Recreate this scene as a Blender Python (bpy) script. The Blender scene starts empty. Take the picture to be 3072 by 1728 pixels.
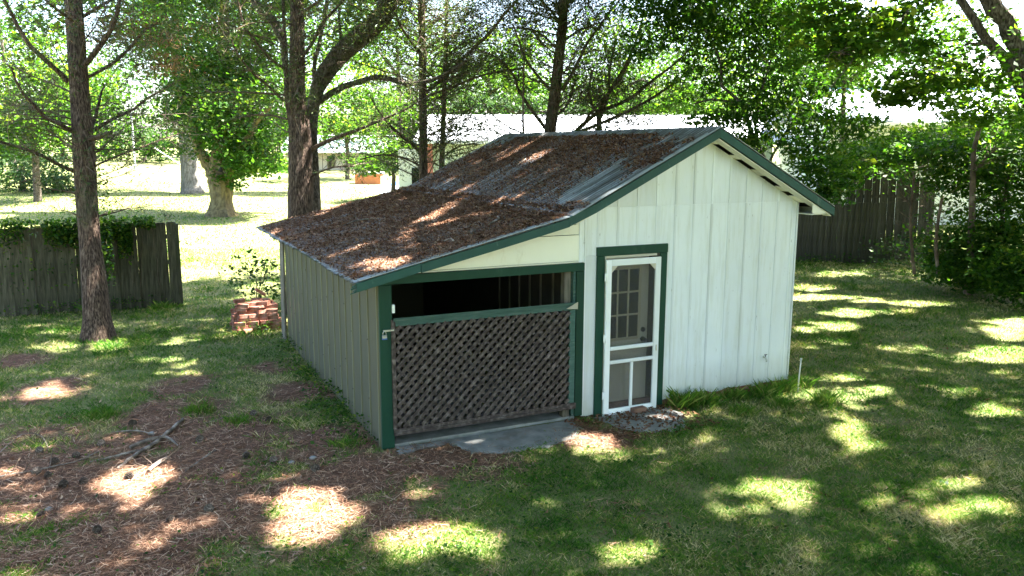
import bpy, math, random
import numpy as np
from mathutils import Vector, Matrix

# ------------------------------------------------------------ camera, light
rng = np.random.default_rng(7)
random.seed(7)
SC = bpy.context.scene
COL = SC.collection
R = math.radians

cam_data = bpy.data.cameras.new('camera')
cam = bpy.data.objects.new('camera', cam_data)
COL.objects.link(cam)
CAM = Vector((-2.454, -8.49, 3.36))
yaw, pitch, roll = R(25.532), R(-9.779), R(0.177)
fw = Vector((math.sin(yaw) * math.cos(pitch), math.cos(yaw) * math.cos(pitch), math.sin(pitch)))
rt = Vector((math.cos(yaw), -math.sin(yaw), 0))
up = rt.cross(fw)
rt2 = rt * math.cos(roll) + up * math.sin(roll)
up2 = up * math.cos(roll) - rt * math.sin(roll)
cam.matrix_world = Matrix(((rt2.x, up2.x, -fw.x, CAM.x), (rt2.y, up2.y, -fw.y, CAM.y), (rt2.z, up2.z, -fw.z, CAM.z), (0, 0, 0, 1)))
cam_data.sensor_width = 36
cam_data.lens = 28.49
cam_data.clip_end = 2000
SC.camera = cam

SUN_EL, SUN_AZ = R(58), R(-4)
world = bpy.data.worlds.new('World')
SC.world = world
world.use_nodes = True
wn = world.node_tree
bg = wn.nodes['Background']
sky = wn.nodes.new('ShaderNodeTexSky')
sky.sky_type = 'NISHITA'
sky.sun_disc = False
sky.sun_elevation = SUN_EL
sky.sun_rotation = R(94)
sky.dust_density = 2.5
wn.links.new(sky.outputs[0], bg.inputs[0])
bg.inputs[1].default_value = 0.07
sun_l = bpy.data.lights.new('sun', 'SUN')
sun_l.energy = 5.0
sun_l.angle = R(0.8)
sun_l.color = (1.0, 0.96, 0.91)
sun = bpy.data.objects.new('sun', sun_l)
COL.objects.link(sun)
S3 = Vector((math.cos(SUN_EL) * math.cos(SUN_AZ), math.cos(SUN_EL) * math.sin(SUN_AZ), math.sin(SUN_EL)))
sun.rotation_euler = S3.to_track_quat('Z', 'Y').to_euler()
vs = SC.view_settings
vs.view_transform = 'Standard'
vs.look = 'None'
vs.gamma = 1
vs.use_curve_mapping = False
vs.exposure = 4.0
SC.cycles.max_bounces = 6
SC.cycles.diffuse_bounces = 3
SC.cycles.transmission_bounces = 4
SC.cycles.transparent_max_bounces = 8
SC.cycles.use_denoising = True
SC.cycles.sample_clamp_indirect = 6

# limb centre lines (x, y, z, radius) and crown masses (x, y, z, rx, ry, rz, leaves) of the trees
LIMBS = {
 'left': [
  [(-3.04,7.36,0.07,0.2966),(-3.04,7.41,0.37,0.233),(-3.04,7.54,1.06,0.2048),(-3.05,7.68,1.76,0.1766),(-3.04,7.88,2.8,0.1836),(-3.03,8.07,3.85,0.1695),(-3.02,8.27,4.89,0.1554),(-3.01,8.46,5.93,0.1483)],
  [(-3.19,8.27,4.51,0.0494),(-3.47,8.13,4.81,0.0449),(-3.7,8.06,5.05,0.0409),(-3.85,8.07,5.32,0.0372),(-3.93,8.04,5.53,0.0336),(-4.02,8.01,5.79,0.03),(-4.1,7.89,6.14,0.023)],
  [(-2.93,7.97,4.73,0.0487),(-2.7,7.68,4.99,0.0481),(-2.47,7.41,5.29,0.0406),(-2.35,7.28,5.51,0.037),(-2.3,7.18,5.71,0.0333),(-2.23,7.22,6.12,0.0267)],
  [(-2.89,8.14,4.58,0.0318),(-2.65,8.4,4.74,0.0288),(-2.43,8.55,4.9,0.0292),(-2.11,8.68,5.23,0.0259),(-1.86,8.85,5.56,0.0225),(-1.6,8.87,5.7,0.0151)],
  [(-3.14,7.97,3.61,0.0386),(-3.38,7.77,3.76,0.0343),(-3.56,7.65,3.86,0.0305),(-3.72,7.43,4.07,0.0265),(-3.83,7.4,4.22,0.023),(-3.92,7.26,4.45,0.0194),(-3.94,7.19,4.63,0.0128)],
  [(-2.89,7.97,3.66,0.0318),(-2.78,8.32,4.0,0.0288),(-2.68,8.57,4.36,0.0219),(-2.61,8.79,4.52,0.0111)],
  [(-2.92,7.84,3.48,0.0421),(-2.76,7.54,3.54,0.038),(-2.56,7.24,3.61,0.0273)],
  [(-2.83,8.06,3.67,0.032),(-2.51,8.28,3.88,0.029),(-2.14,8.59,4.08,0.0261),(-1.95,8.76,4.25,0.0227),(-1.41,9.13,4.6,0.0195)],
  [(-2.92,7.86,3.0,0.0177),(-2.58,7.95,3.17,0.0179),(-2.14,8.11,3.34,0.0146),(-1.71,8.17,3.51,0.0111),(-1.28,8.32,3.66,0.0076)],
  [(-3.19,7.97,2.92,0.0388),(-3.36,7.85,3.01,0.0348),(-3.57,7.64,3.16,0.0307),(-3.82,7.44,3.29,0.0267),(-4.05,7.34,3.38,0.023),(-4.2,7.21,3.44,0.0194),(-4.4,7.09,3.54,0.0128)],
  [(-3.19,8.24,4.33,0.0177),(-3.48,8.75,4.49,0.018),(-3.82,9.16,4.65,0.0146),(-4.17,9.71,4.86,0.0112)],
  [(-3.19,8.15,3.84,0.0177),(-3.59,8.82,4.0,0.0145),(-4.02,9.49,4.1,0.0149),(-4.44,10.15,4.17,0.0115)],
  [(-2.94,8.35,5.52,0.0318),(-3.22,8.06,5.66,0.0275),(-3.43,7.74,5.82,0.0233)],
  [(-2.87,8.34,5.65,0.0318),(-2.54,8.68,5.93,0.029),(-2.26,8.81,6.11,0.0257)],
 ],
 'maple': [
  [(1.42,29.67,0.27,0.779),(1.43,29.72,0.58,0.5842),(1.46,29.79,1.02,0.4603),(1.49,29.86,1.45,0.5134),(1.5,29.94,1.89,0.5488),(1.5,30.02,2.33,0.4603),(1.61,30.13,3.2,0.3895),(1.71,30.35,4.6,0.3541),(1.9,30.6,6.34,0.301),(2.07,30.88,8.26,0.2479),(2.23,31.1,9.83,0.1947),(2.39,31.33,11.4,0.1239)],
  [(1.39,29.99,1.89,0.301),(1.0,30.33,2.67,0.2479),(0.73,30.59,3.37,0.2302),(0.57,30.83,4.24,0.2125),(0.38,31.09,5.11,0.177),(0.19,31.33,5.9,0.1593),(0.05,31.65,7.21,0.1239),(-0.19,31.99,8.43,0.0885)],
  [(1.67,29.87,1.98,0.2302),(2.0,28.76,2.87,0.1721),(2.39,27.61,3.71,0.1338),(2.82,27.0,4.51,0.0989),(3.22,26.33,4.98,0.0649)],
 ],
 'grey': [
  [(1.32,44.27,0.53,0.769),(1.29,44.34,0.82,0.6488),(1.28,44.47,1.48,0.5527),(1.26,44.61,2.19,0.5046),(1.26,44.89,3.61,0.4806),(1.23,45.17,5.03,0.4326),(1.18,45.47,6.45,0.3845),(1.16,45.89,8.58,0.3364),(1.2,46.27,10.71,0.2884),(1.29,46.77,13.55,0.2403)],
  [(1.25,44.94,3.85,0.1922),(0.81,47.63,5.1,0.1501),(0.28,49.26,6.38,0.102)],
 ],
 'mid': [
  [(0.72,8.14,1.22,0.2994),(0.77,8.25,1.92,0.2589),(0.83,8.38,2.73,0.2509),(0.86,8.47,3.29,0.2428),(0.88,8.57,3.85,0.2185),(0.87,8.67,4.38,0.1699),(0.95,8.82,5.36,0.1537),(1.02,8.97,6.32,0.1376),(1.15,9.21,7.92,0.1133)],
  [(0.74,8.6,3.69,0.0486),(0.67,8.64,4.28,0.0483),(0.72,8.85,4.91,0.0486),(0.75,9.06,5.5,0.0366),(0.8,9.31,6.36,0.0328)],
  [(0.73,8.84,4.91,0.0324),(0.44,8.79,5.09,0.028),(0.18,8.74,5.36,0.0237),(-0.06,8.69,5.67,0.0234),(-0.19,8.62,6.17,0.0192)],
  [(0.63,8.77,4.3,0.0283),(0.26,8.68,4.63,0.0238),(0.03,8.59,4.8,0.0196),(-0.26,8.46,5.14,0.0154),(-0.45,8.42,5.64,0.0114)],
  [(0.97,8.54,5.14,0.036),(1.16,8.29,5.44,0.0316),(1.32,8.05,5.78,0.0312),(1.64,7.63,6.16,0.023)],
  [(1.03,8.39,3.32,0.0445),(1.3,7.96,3.49,0.0397),(1.55,7.64,3.61,0.0353),(1.79,7.32,3.72,0.031),(2.11,6.87,3.9,0.0228),(2.4,6.53,4.04,0.0188),(2.68,6.21,4.25,0.0111)],
  [(0.96,8.31,2.73,0.0202),(1.11,8.04,2.86,0.02),(1.36,7.72,2.98,0.0158),(1.67,7.35,3.0,0.0117)],
  [(0.66,8.68,3.93,0.0243),(0.41,9.16,4.02,0.0206),(0.09,9.65,4.03,0.0168),(-0.2,10.0,3.95,0.0127)],
  [(0.7,8.76,4.41,0.0202),(0.3,9.3,4.47,0.0206),(-0.11,9.84,4.51,0.0168),(-0.68,10.45,4.53,0.0128)],
  [(0.89,8.94,5.84,0.0364),(1.05,8.68,6.05,0.032),(1.31,8.36,6.21,0.0276),(1.56,8.06,6.45,0.0234)],
 ],
 'hard': [
  [(1.17,9.02,1.09,0.1888),(1.22,9.16,1.93,0.1716),(1.26,9.29,2.7,0.1545),(1.28,9.39,3.29,0.1373),(1.31,9.48,3.83,0.133),(1.43,9.54,4.45,0.1373),(1.61,9.53,4.86,0.1802),(1.98,9.45,5.35,0.206),(2.35,9.34,5.68,0.2146),(2.83,9.2,6.13,0.2146),(3.01,9.18,6.51,0.2146),(3.18,9.29,7.52,0.1888)],
  [(1.42,9.51,4.29,0.073),(1.75,9.29,4.53,0.0683),(2.09,8.94,4.7,0.0633),(2.53,8.64,4.83,0.0587),(2.95,8.31,4.72,0.05),(3.24,8.04,4.68,0.0456),(3.63,7.66,4.83,0.0369),(4.09,7.28,5.14,0.0243)],
  [(0.92,9.87,4.89,0.0601),(0.9,9.96,5.32,0.0687),(0.91,10.02,5.62,0.0858),(0.62,10.26,6.19,0.0944),(0.37,10.44,6.5,0.0944),(0.06,10.72,7.17,0.0772)],
  [(1.44,9.56,4.57,0.0472),(1.46,9.65,5.06,0.0429),(1.59,9.68,5.58,0.0429),(1.73,9.71,6.09,0.0429),(1.82,9.75,6.5,0.0386),(1.91,9.8,7.01,0.0343)],
  [(2.04,9.44,5.42,0.0386),(2.03,9.5,5.74,0.0343),(2.02,9.59,6.17,0.03),(2.09,9.62,6.5,0.0257)],
 ],
 'thinA': [
  [(3.5,8.49,1.21,0.1148),(3.58,8.71,2.55,0.0971),(3.67,8.95,3.99,0.0883),(3.75,9.16,5.29,0.0839),(3.83,9.37,6.6,0.075),(3.9,9.57,7.82,0.0574)],
  [(3.78,9.01,4.57,0.0397),(4.16,8.57,4.99,0.0391),(4.55,8.13,5.48,0.0341),(4.79,7.85,5.75,0.0337),(5.05,7.58,6.16,0.0292),(5.25,7.42,6.41,0.0249),(5.52,7.26,6.88,0.0165)],
  [(3.77,8.99,4.49,0.0265),(4.19,8.49,4.67,0.026),(4.74,7.94,4.92,0.0213),(5.33,7.23,5.03,0.0125)],
  [(3.7,9.21,5.47,0.0353),(3.42,9.05,5.69,0.0304),(3.16,8.9,5.99,0.0256),(3.0,8.81,6.29,0.0211)],
  [(3.59,8.85,3.29,0.0397),(3.19,8.75,3.55,0.0347),(2.85,8.63,3.8,0.0299),(2.61,8.56,4.04,0.0211),(2.36,8.54,4.44,0.0125)],
  [(3.56,8.8,2.95,0.0221),(3.09,8.73,3.16,0.0174),(2.64,8.73,3.21,0.0172),(2.16,8.72,3.12,0.0127)],
  [(3.84,9.24,5.95,0.0265),(4.12,8.92,6.18,0.0218),(4.38,8.63,6.44,0.0173)],
 ],
 'thinB': [
  [(4.18,9.31,1.27,0.0792),(4.3,9.51,2.65,0.0652),(4.49,9.77,4.49,0.0559),(4.63,9.97,5.86,0.0466),(4.71,10.11,6.78,0.0419),(4.79,10.23,7.61,0.0326)],
  [(4.45,9.81,4.58,0.0233),(4.8,9.71,4.95,0.0186),(5.16,9.6,5.22,0.014)],
  [(4.56,9.91,5.4,0.0233),(5.06,10.09,5.81,0.0189),(5.5,10.15,6.02,0.0143)],
  [(4.33,9.59,3.11,0.0186),(4.54,9.09,3.38,0.0182),(4.8,8.53,3.47,0.0134)],
 ],
 'lean': [
  [(5.84,7.15,2.97,0.1459),(5.95,7.24,3.68,0.1287),(6.1,7.31,4.46,0.1287),(6.21,7.38,5.08,0.1159),(6.35,7.47,5.9,0.1073),(6.43,7.55,6.52,0.0944),(6.58,7.72,7.79,0.0772)],
  [(5.89,7.28,3.77,0.0386),(5.47,7.36,4.29,0.0339),(5.26,7.41,4.64,0.0295),(5.21,7.48,4.88,0.0253),(4.92,7.45,5.14,0.0208),(4.66,7.48,5.29,0.0166),(4.26,7.47,5.4,0.0123)],
  [(6.02,7.38,4.62,0.0343),(5.7,7.36,4.89,0.0297),(5.39,7.36,5.26,0.0252),(5.27,7.36,5.57,0.0208),(5.17,7.48,5.93,0.0167)],
  [(6.18,7.48,5.53,0.0257),(6.04,7.82,5.81,0.0217),(5.9,8.14,5.96,0.0219),(5.66,8.5,6.01,0.0133)],
  [(6.26,7.26,4.59,0.0386),(6.49,7.03,5.15,0.0339),(6.6,6.83,5.55,0.0294),(6.9,6.56,6.08,0.0207),(7.12,6.41,6.4,0.0165)],
  [(6.11,7.23,4.07,0.0257),(6.51,7.43,4.34,0.0262),(6.81,7.63,4.96,0.0177)],
  [(6.31,7.43,5.59,0.0257),(6.73,7.51,5.87,0.0217),(7.24,7.53,6.07,0.0176)],
  [(6.33,7.5,6.01,0.03),(6.02,7.48,6.31,0.0255),(5.69,7.59,6.63,0.0211)],
 ],
 'fan': [
  [(7.07,7.13,2.96,0.0883),(7.18,7.2,3.61,0.0706),(7.2,7.29,4.15,0.0574),(7.51,7.25,4.69,0.0397),(7.79,7.2,5.13,0.0309),(8.07,7.18,5.74,0.0221),(8.27,7.2,6.35,0.0177)],
  [(6.64,7.47,3.67,0.0486),(7.2,7.29,4.15,0.0441),(7.62,6.8,4.4,0.0391),(7.91,6.5,4.71,0.0343),(8.07,6.34,4.88,0.0299),(8.49,6.0,5.31,0.0211),(8.7,5.76,5.78,0.0167)],
  [(6.76,7.42,3.71,0.0397),(7.49,6.91,4.08,0.0349),(8.09,6.48,4.46,0.0302),(8.53,6.12,4.86,0.0256),(8.78,5.83,5.14,0.0169)],
  [(7.21,7.26,4.0,0.0353),(7.53,7.43,4.54,0.0312),(7.67,7.6,5.16,0.0269),(7.89,7.72,5.8,0.018)],
  [(7.2,7.28,4.09,0.0309),(7.13,7.62,4.54,0.0268),(7.35,7.85,5.08,0.0226)],
  [(6.9,7.39,3.91,0.0353),(6.94,7.29,4.08,0.0307),(7.01,7.17,4.21,0.0262),(7.4,6.76,4.83,0.0215),(7.61,6.64,5.33,0.0171)],
 ],
 'dead': [
  [(5.17,6.91,2.98,0.0333),(5.21,7.02,3.63,0.025),(5.26,7.15,4.43,0.0208),(5.34,7.26,5.23,0.0167),(5.4,7.32,5.69,0.0083)],
  [(5.21,7.03,3.67,0.0167),(4.94,7.18,3.8,0.0125),(4.66,7.36,4.04,0.0125),(4.46,7.52,4.37,0.0083)],
  [(5.22,7.07,3.92,0.0125),(5.0,7.2,4.04,0.0125),(4.87,7.31,4.27,0.0083)],
 ],
 'small': [
  [(7.95,2.71,2.62,0.0498),(7.93,2.83,3.21,0.0462),(7.77,2.98,3.63,0.0427),(7.65,3.14,4.17,0.0391),(7.52,3.23,4.3,0.032),(7.34,3.35,4.48,0.0284),(7.36,3.41,4.85,0.0284),(7.26,3.53,5.22,0.0249),(7.11,3.67,5.56,0.0213),(6.81,3.86,5.82,0.0178)],
  [(7.85,2.92,3.46,0.0284),(7.63,2.76,3.87,0.0244),(7.62,2.63,4.34,0.0206),(7.66,2.48,4.86,0.0169)],
  [(7.94,2.78,2.97,0.0284),(7.98,2.51,3.46,0.0244),(8.11,2.3,3.87,0.0206),(8.28,2.05,4.13,0.0135)],
  [(7.65,3.14,4.17,0.0249),(7.55,3.42,4.21,0.0216),(7.43,3.72,4.26,0.0183),(7.19,3.93,4.18,0.0147)],
 ],
 'edge': [
  [(10.47,-1.53,1.49,0.1766),(10.24,-1.19,2.65,0.1648),(9.99,-0.89,3.63,0.1471),(9.8,-0.73,3.99,0.1177),(9.68,-0.62,4.25,0.1),(9.57,-0.52,4.49,0.0883),(9.42,-0.4,4.76,0.0765),(9.24,-0.27,4.98,0.0647),(9.08,-0.14,5.29,0.0589),(8.95,-0.02,5.54,0.0589),(8.82,0.1,5.89,0.0471)],
  [(9.99,-0.89,3.63,0.1471),(9.87,-0.72,4.21,0.1412),(9.72,-0.56,4.67,0.1354),(9.63,-0.46,4.95,0.1295),(9.5,-0.34,5.26,0.1236),(9.34,-0.21,5.55,0.1295),(9.15,-0.03,6.01,0.1118)],
  [(6.58,-1.2,5.23,0.0196),(6.48,-1.18,5.11,0.0196),(6.34,-1.15,4.88,0.0196),(6.17,-1.1,4.76,0.0172),(5.82,-0.98,4.5,0.0123),(5.69,-0.91,4.53,0.0098),(5.55,-0.84,4.55,0.0074)],
  [(5.82,-0.98,4.5,0.0098),(5.71,-0.96,4.35,0.0074),(5.57,-0.92,4.18,0.0049)],
  [(9.33,-0.34,4.88,0.0206),(9.18,-0.26,4.91,0.0177),(9.02,-0.18,4.91,0.0147),(8.8,-0.09,4.82,0.0088)],
  [(9.48,-0.44,4.72,0.0177),(9.07,-0.47,4.71,0.0174),(8.57,-0.6,4.51,0.0141),(8.02,-0.71,4.37,0.011),(7.53,-0.74,4.14,0.0081)],
  [(8.25,-0.84,5.42,0.0216),(7.72,-0.83,5.35,0.0212),(7.16,-0.91,5.27,0.0206),(6.58,-1.2,5.23,0.0196)],
 ],
 'thick': [
  [(15.33,3.83,0.48,0.0932),(15.45,4.0,1.68,0.0745),(15.56,4.16,2.78,0.0652),(15.61,4.24,3.33,0.0559),(15.84,4.27,4.06,0.0419)],
  [(15.56,4.16,2.78,0.0419),(15.85,4.09,3.15,0.0326),(16.13,4.01,3.42,0.0233)],
  [(14.65,4.15,0.48,0.0419),(14.67,4.3,1.31,0.0373),(14.86,4.39,2.23,0.0326)],
  [(14.15,4.39,0.48,0.0373),(14.15,4.62,1.67,0.0326),(14.31,4.75,2.77,0.0233)],
  [(16.08,3.46,0.39,0.0419),(16.09,3.7,1.68,0.0373),(16.35,3.82,2.96,0.028)],
 ],
}
FOLIAGE = {
 'left': [(-2.08,8.67,5.83,1.03,1.0,0.44,1100),(-0.99,9.79,5.6,0.89,1.0,0.49,900),(-3.97,8.25,4.78,0.41,0.7,0.41,300),(-1.98,9.17,5.17,0.84,0.9,0.42,900),(-1.51,9.32,4.75,0.78,0.8,0.47,700),(-3.6,7.68,5.06,0.53,0.7,0.4,350),(-2.5,8.14,5.52,0.78,1.0,0.35,600),(-3.79,8.32,5.59,0.48,0.7,0.34,250),(-1.36,9.47,5.91,0.94,0.9,0.39,700),(-3.5,7.26,3.16,0.47,0.5,0.27,160)],
 'maple': [(2.27,28.84,4.56,1.89,2.5,1.89,8200),(1.32,31.8,5.88,2.18,2.5,1.63,6400),(2.69,27.76,2.88,1.18,1.6,0.85,2800),(0.32,30.87,4.41,1.24,1.6,1.41,1500),(2.43,30.4,7.2,2.3,2.5,1.59,5200),(1.75,29.76,2.16,0.88,1.3,0.71,900),(0.3,32.63,7.66,1.81,2.2,1.27,2000),(3.48,29.73,6.34,1.06,2.0,1.41,1200),(2.88,31.73,9.46,3.08,3.0,1.45,3200)],
 'grey': [(0.22,46.74,10.71,2.88,4.0,2.16,2600),(2.63,47.11,12.8,3.92,4.0,1.96,2400),(-1.78,49.26,13.03,2.94,4.0,1.47,900)],
 'mid': [(0.3,9.86,6.24,1.08,1.0,0.42,1200),(2.04,8.11,6.11,0.87,1.0,0.32,900),(0.18,9.29,5.29,0.73,0.9,0.49,500),(1.45,7.29,3.9,0.69,0.5,0.31,500),(0.67,9.66,6.08,0.75,0.9,0.42,500),(1.68,7.99,5.77,0.71,0.9,0.47,600),(1.76,7.26,4.5,0.69,0.7,0.38,500)],
 'thinA': [(4.27,7.29,3.87,0.66,0.8,0.21,700),(4.64,6.73,3.62,0.49,0.6,0.16,400),(4.28,8.38,5.5,1.12,1.0,0.6,1300),(2.91,8.91,4.82,0.69,0.8,0.69,900),(4.19,7.52,3.71,0.75,0.8,0.33,900),(3.81,9.33,6.34,1.15,1.0,0.44,900),(4.64,7.51,4.78,0.75,0.8,0.42,700),(3.92,7.54,3.14,0.58,0.6,0.25,450)],
 'thinB': [(5.06,9.84,6.23,0.75,0.8,0.47,500),(4.96,8.91,4.1,0.64,0.6,0.27,400),(5.84,8.88,5.54,0.73,0.8,0.46,500)],
 'lean': [(5.23,8.42,6.31,1.05,1.0,0.44,1500),(6.08,6.89,6.31,1.32,1.0,0.41,2200),(7.1,6.36,6.07,0.99,1.0,0.49,2200),(5.69,7.58,5.98,0.93,1.0,0.51,1400),(6.76,7.06,5.98,0.85,1.0,0.51,1500),(5.24,7.42,5.2,0.67,0.7,0.34,600),(6.86,6.87,5.23,0.51,0.8,0.42,900),(6.5,7.31,6.65,1.27,1.2,0.42,1200)],
 'fan': [(6.81,7.07,3.78,0.52,0.5,0.12,500),(7.75,6.32,3.98,0.51,0.5,0.15,500),(7.77,7.17,4.96,0.71,0.9,0.44,1700),(7.29,7.55,4.54,0.45,0.8,0.36,900),(7.88,6.91,5.62,0.78,0.9,0.52,1700),(8.28,6.52,4.59,0.69,0.7,0.26,800),(7.3,6.88,3.99,0.61,0.5,0.17,350),(8.6,6.6,5.79,0.69,0.8,0.52,1300)],
 'small': [(7.2,3.3,3.88,0.57,0.6,0.16,700),(8.42,2.46,4.29,0.49,0.8,0.35,900),(6.52,3.67,5.86,1.04,1.0,0.35,2200),(7.31,3.03,5.69,1.03,1.0,0.41,2400),(7.88,2.31,5.69,0.8,1.0,0.4,1800),(6.45,4.51,5.35,0.51,0.8,0.37,700),(7.61,3.35,5.15,0.92,1.0,0.64,2300),(7.26,3.94,5.61,0.65,1.0,0.44,1000),(8.07,2.71,4.7,0.84,0.9,0.56,1800),(7.5,2.62,4.0,0.62,0.7,0.41,1200),(7.86,1.95,3.72,0.73,0.8,0.47,1700),(7.88,1.48,3.07,0.52,0.6,0.33,1100),(7.46,3.89,4.63,0.59,0.8,0.51,900),(8.35,3.08,5.57,0.78,1.0,0.5,1300),(7.73,1.14,2.7,0.38,0.5,0.22,800),(7.06,2.28,3.46,0.4,0.5,0.2,600),(8.9,1.89,3.67,0.48,0.7,0.41,900),(5.97,-0.28,3.23,0.24,0.2,0.07,70),(6.15,0.35,3.44,0.17,0.2,0.09,60)],
 'edge': [(5.96,-1.0,4.74,0.44,0.7,0.25,700),(5.71,-0.69,4.57,0.4,0.7,0.3,600),(6.34,-1.12,5.03,0.39,0.7,0.25,500),(8.02,-0.71,4.37,0.6,0.9,0.33,1700),(7.28,-0.62,4.14,0.43,0.8,0.24,900),(9.23,-0.42,4.21,0.47,0.9,0.41,1100),(8.48,0.06,4.85,0.35,0.7,0.24,450),(9.52,-0.36,5.2,0.35,0.8,0.41,500),(6.08,-0.42,5.11,0.51,0.8,0.26,700),(10.07,0.26,3.97,0.45,0.8,0.26,700)],
 'thick': [(16.61,4.78,2.75,1.18,1.8,0.78,5200),(15.78,3.7,0.94,1.02,1.4,0.84,4200),(15.24,3.87,0.48,0.84,0.9,0.37,2000),(14.85,2.4,0.63,0.69,1.2,0.69,2600),(15.98,3.68,1.31,1.02,1.8,1.02,5200),(16.51,3.74,2.97,0.93,1.8,1.12,3500),(15.59,5.94,3.32,0.7,1.2,0.35,1100),(15.94,4.73,0.81,0.59,0.9,0.59,1500),(15.51,2.65,0.64,0.79,1.2,0.44,1800),(16.87,5.91,3.43,0.93,1.2,0.41,1500)],
 'bgA': [(-6.57,41.17,5.78,3.09,3.0,2.27,4590),(-7.49,40.17,4.14,2.41,2.5,1.21,2025),(-5.3,43.12,7.39,1.94,3.0,1.94,1755)],
 'bgB': [(-8.1,50.18,2.01,3.31,3.0,1.35,5670),(-5.88,47.82,1.1,1.08,1.4,0.53,1215),(-8.79,51.89,3.34,2.0,2.5,1.25,2430)],
 'bgC': [(0.1,97.3,4.29,2.8,4.0,2.8,1485),(1.98,92.81,3.15,2.26,3.0,1.35,945)],
 'bgD': [(13.25,53.97,4.61,2.43,3.5,2.13,2025),(15.35,55.7,7.13,2.82,4.0,2.51,2160)],
 'bgE': [(10.85,34.58,3.09,1.51,1.6,1.08,1755),(9.46,34.01,2.47,1.05,1.2,0.63,945),(10.97,33.26,2.37,0.63,0.8,0.42,405)],
 'bgF': [(22.36,69.19,12.87,5.74,6.0,4.21,3375),(18.8,73.33,13.87,4.32,6.0,3.53,2025)],
 'bgG': [(28.49,61.33,10.62,6.17,6.0,3.99,4050),(29.78,55.76,8.2,3.09,3.0,1.37,1215)],
 'bgH': [(37.1,52.78,10.93,6.52,6.0,4.12,4455),(34.43,42.06,6.96,3.83,3.0,1.32,2430)],
 'bgI': [(37.6,38.38,7.42,4.84,5.0,2.56,3780),(39.25,42.83,11.29,4.56,5.0,2.74,2430)],
 'bgJ': [(22.06,14.16,6.63,1.77,2.5,1.47,4050),(25.69,13.75,7.65,1.98,2.5,1.37,2700),(22.21,16.56,7.77,2.04,2.5,1.57,3510)],
 'bgK': [(27.26,52.18,6.71,2.91,3.0,0.97,1215),(23.48,54.02,6.89,1.94,3.0,0.97,810),(31.72,47.71,6.26,2.82,2.0,0.63,1080)],
 'bgL': [(10.9,69.76,4.85,1.47,3.0,2.21,675),(7.78,53.82,1.95,1.18,2.0,0.59,540),(13.44,75.74,13.08,3.53,6.0,4.32,1890)],
 'bgM': [(-4.47,117.39,9.73,5.93,6.0,4.86,1215),(-0.15,118.64,15.27,6.04,6.0,4.94,1215)],
 'bgN': [(11.23,88.77,16.89,5.74,6.0,3.97,2025)],
 'bgO': [(18.8,8.4,3.66,1.53,1.2,0.41,2700),(20.41,7.67,3.84,1.41,1.4,0.53,3375),(21.6,7.18,4.25,0.71,1.2,0.71,2025),(17.71,8.84,3.2,1.41,1.5,0.53,3510),(15.62,8.07,2.77,0.55,0.9,0.44,1080)],
 'bgP': [(-9.82,64.16,12.03,3.24,4.0,2.35,1620)],
}
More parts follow.
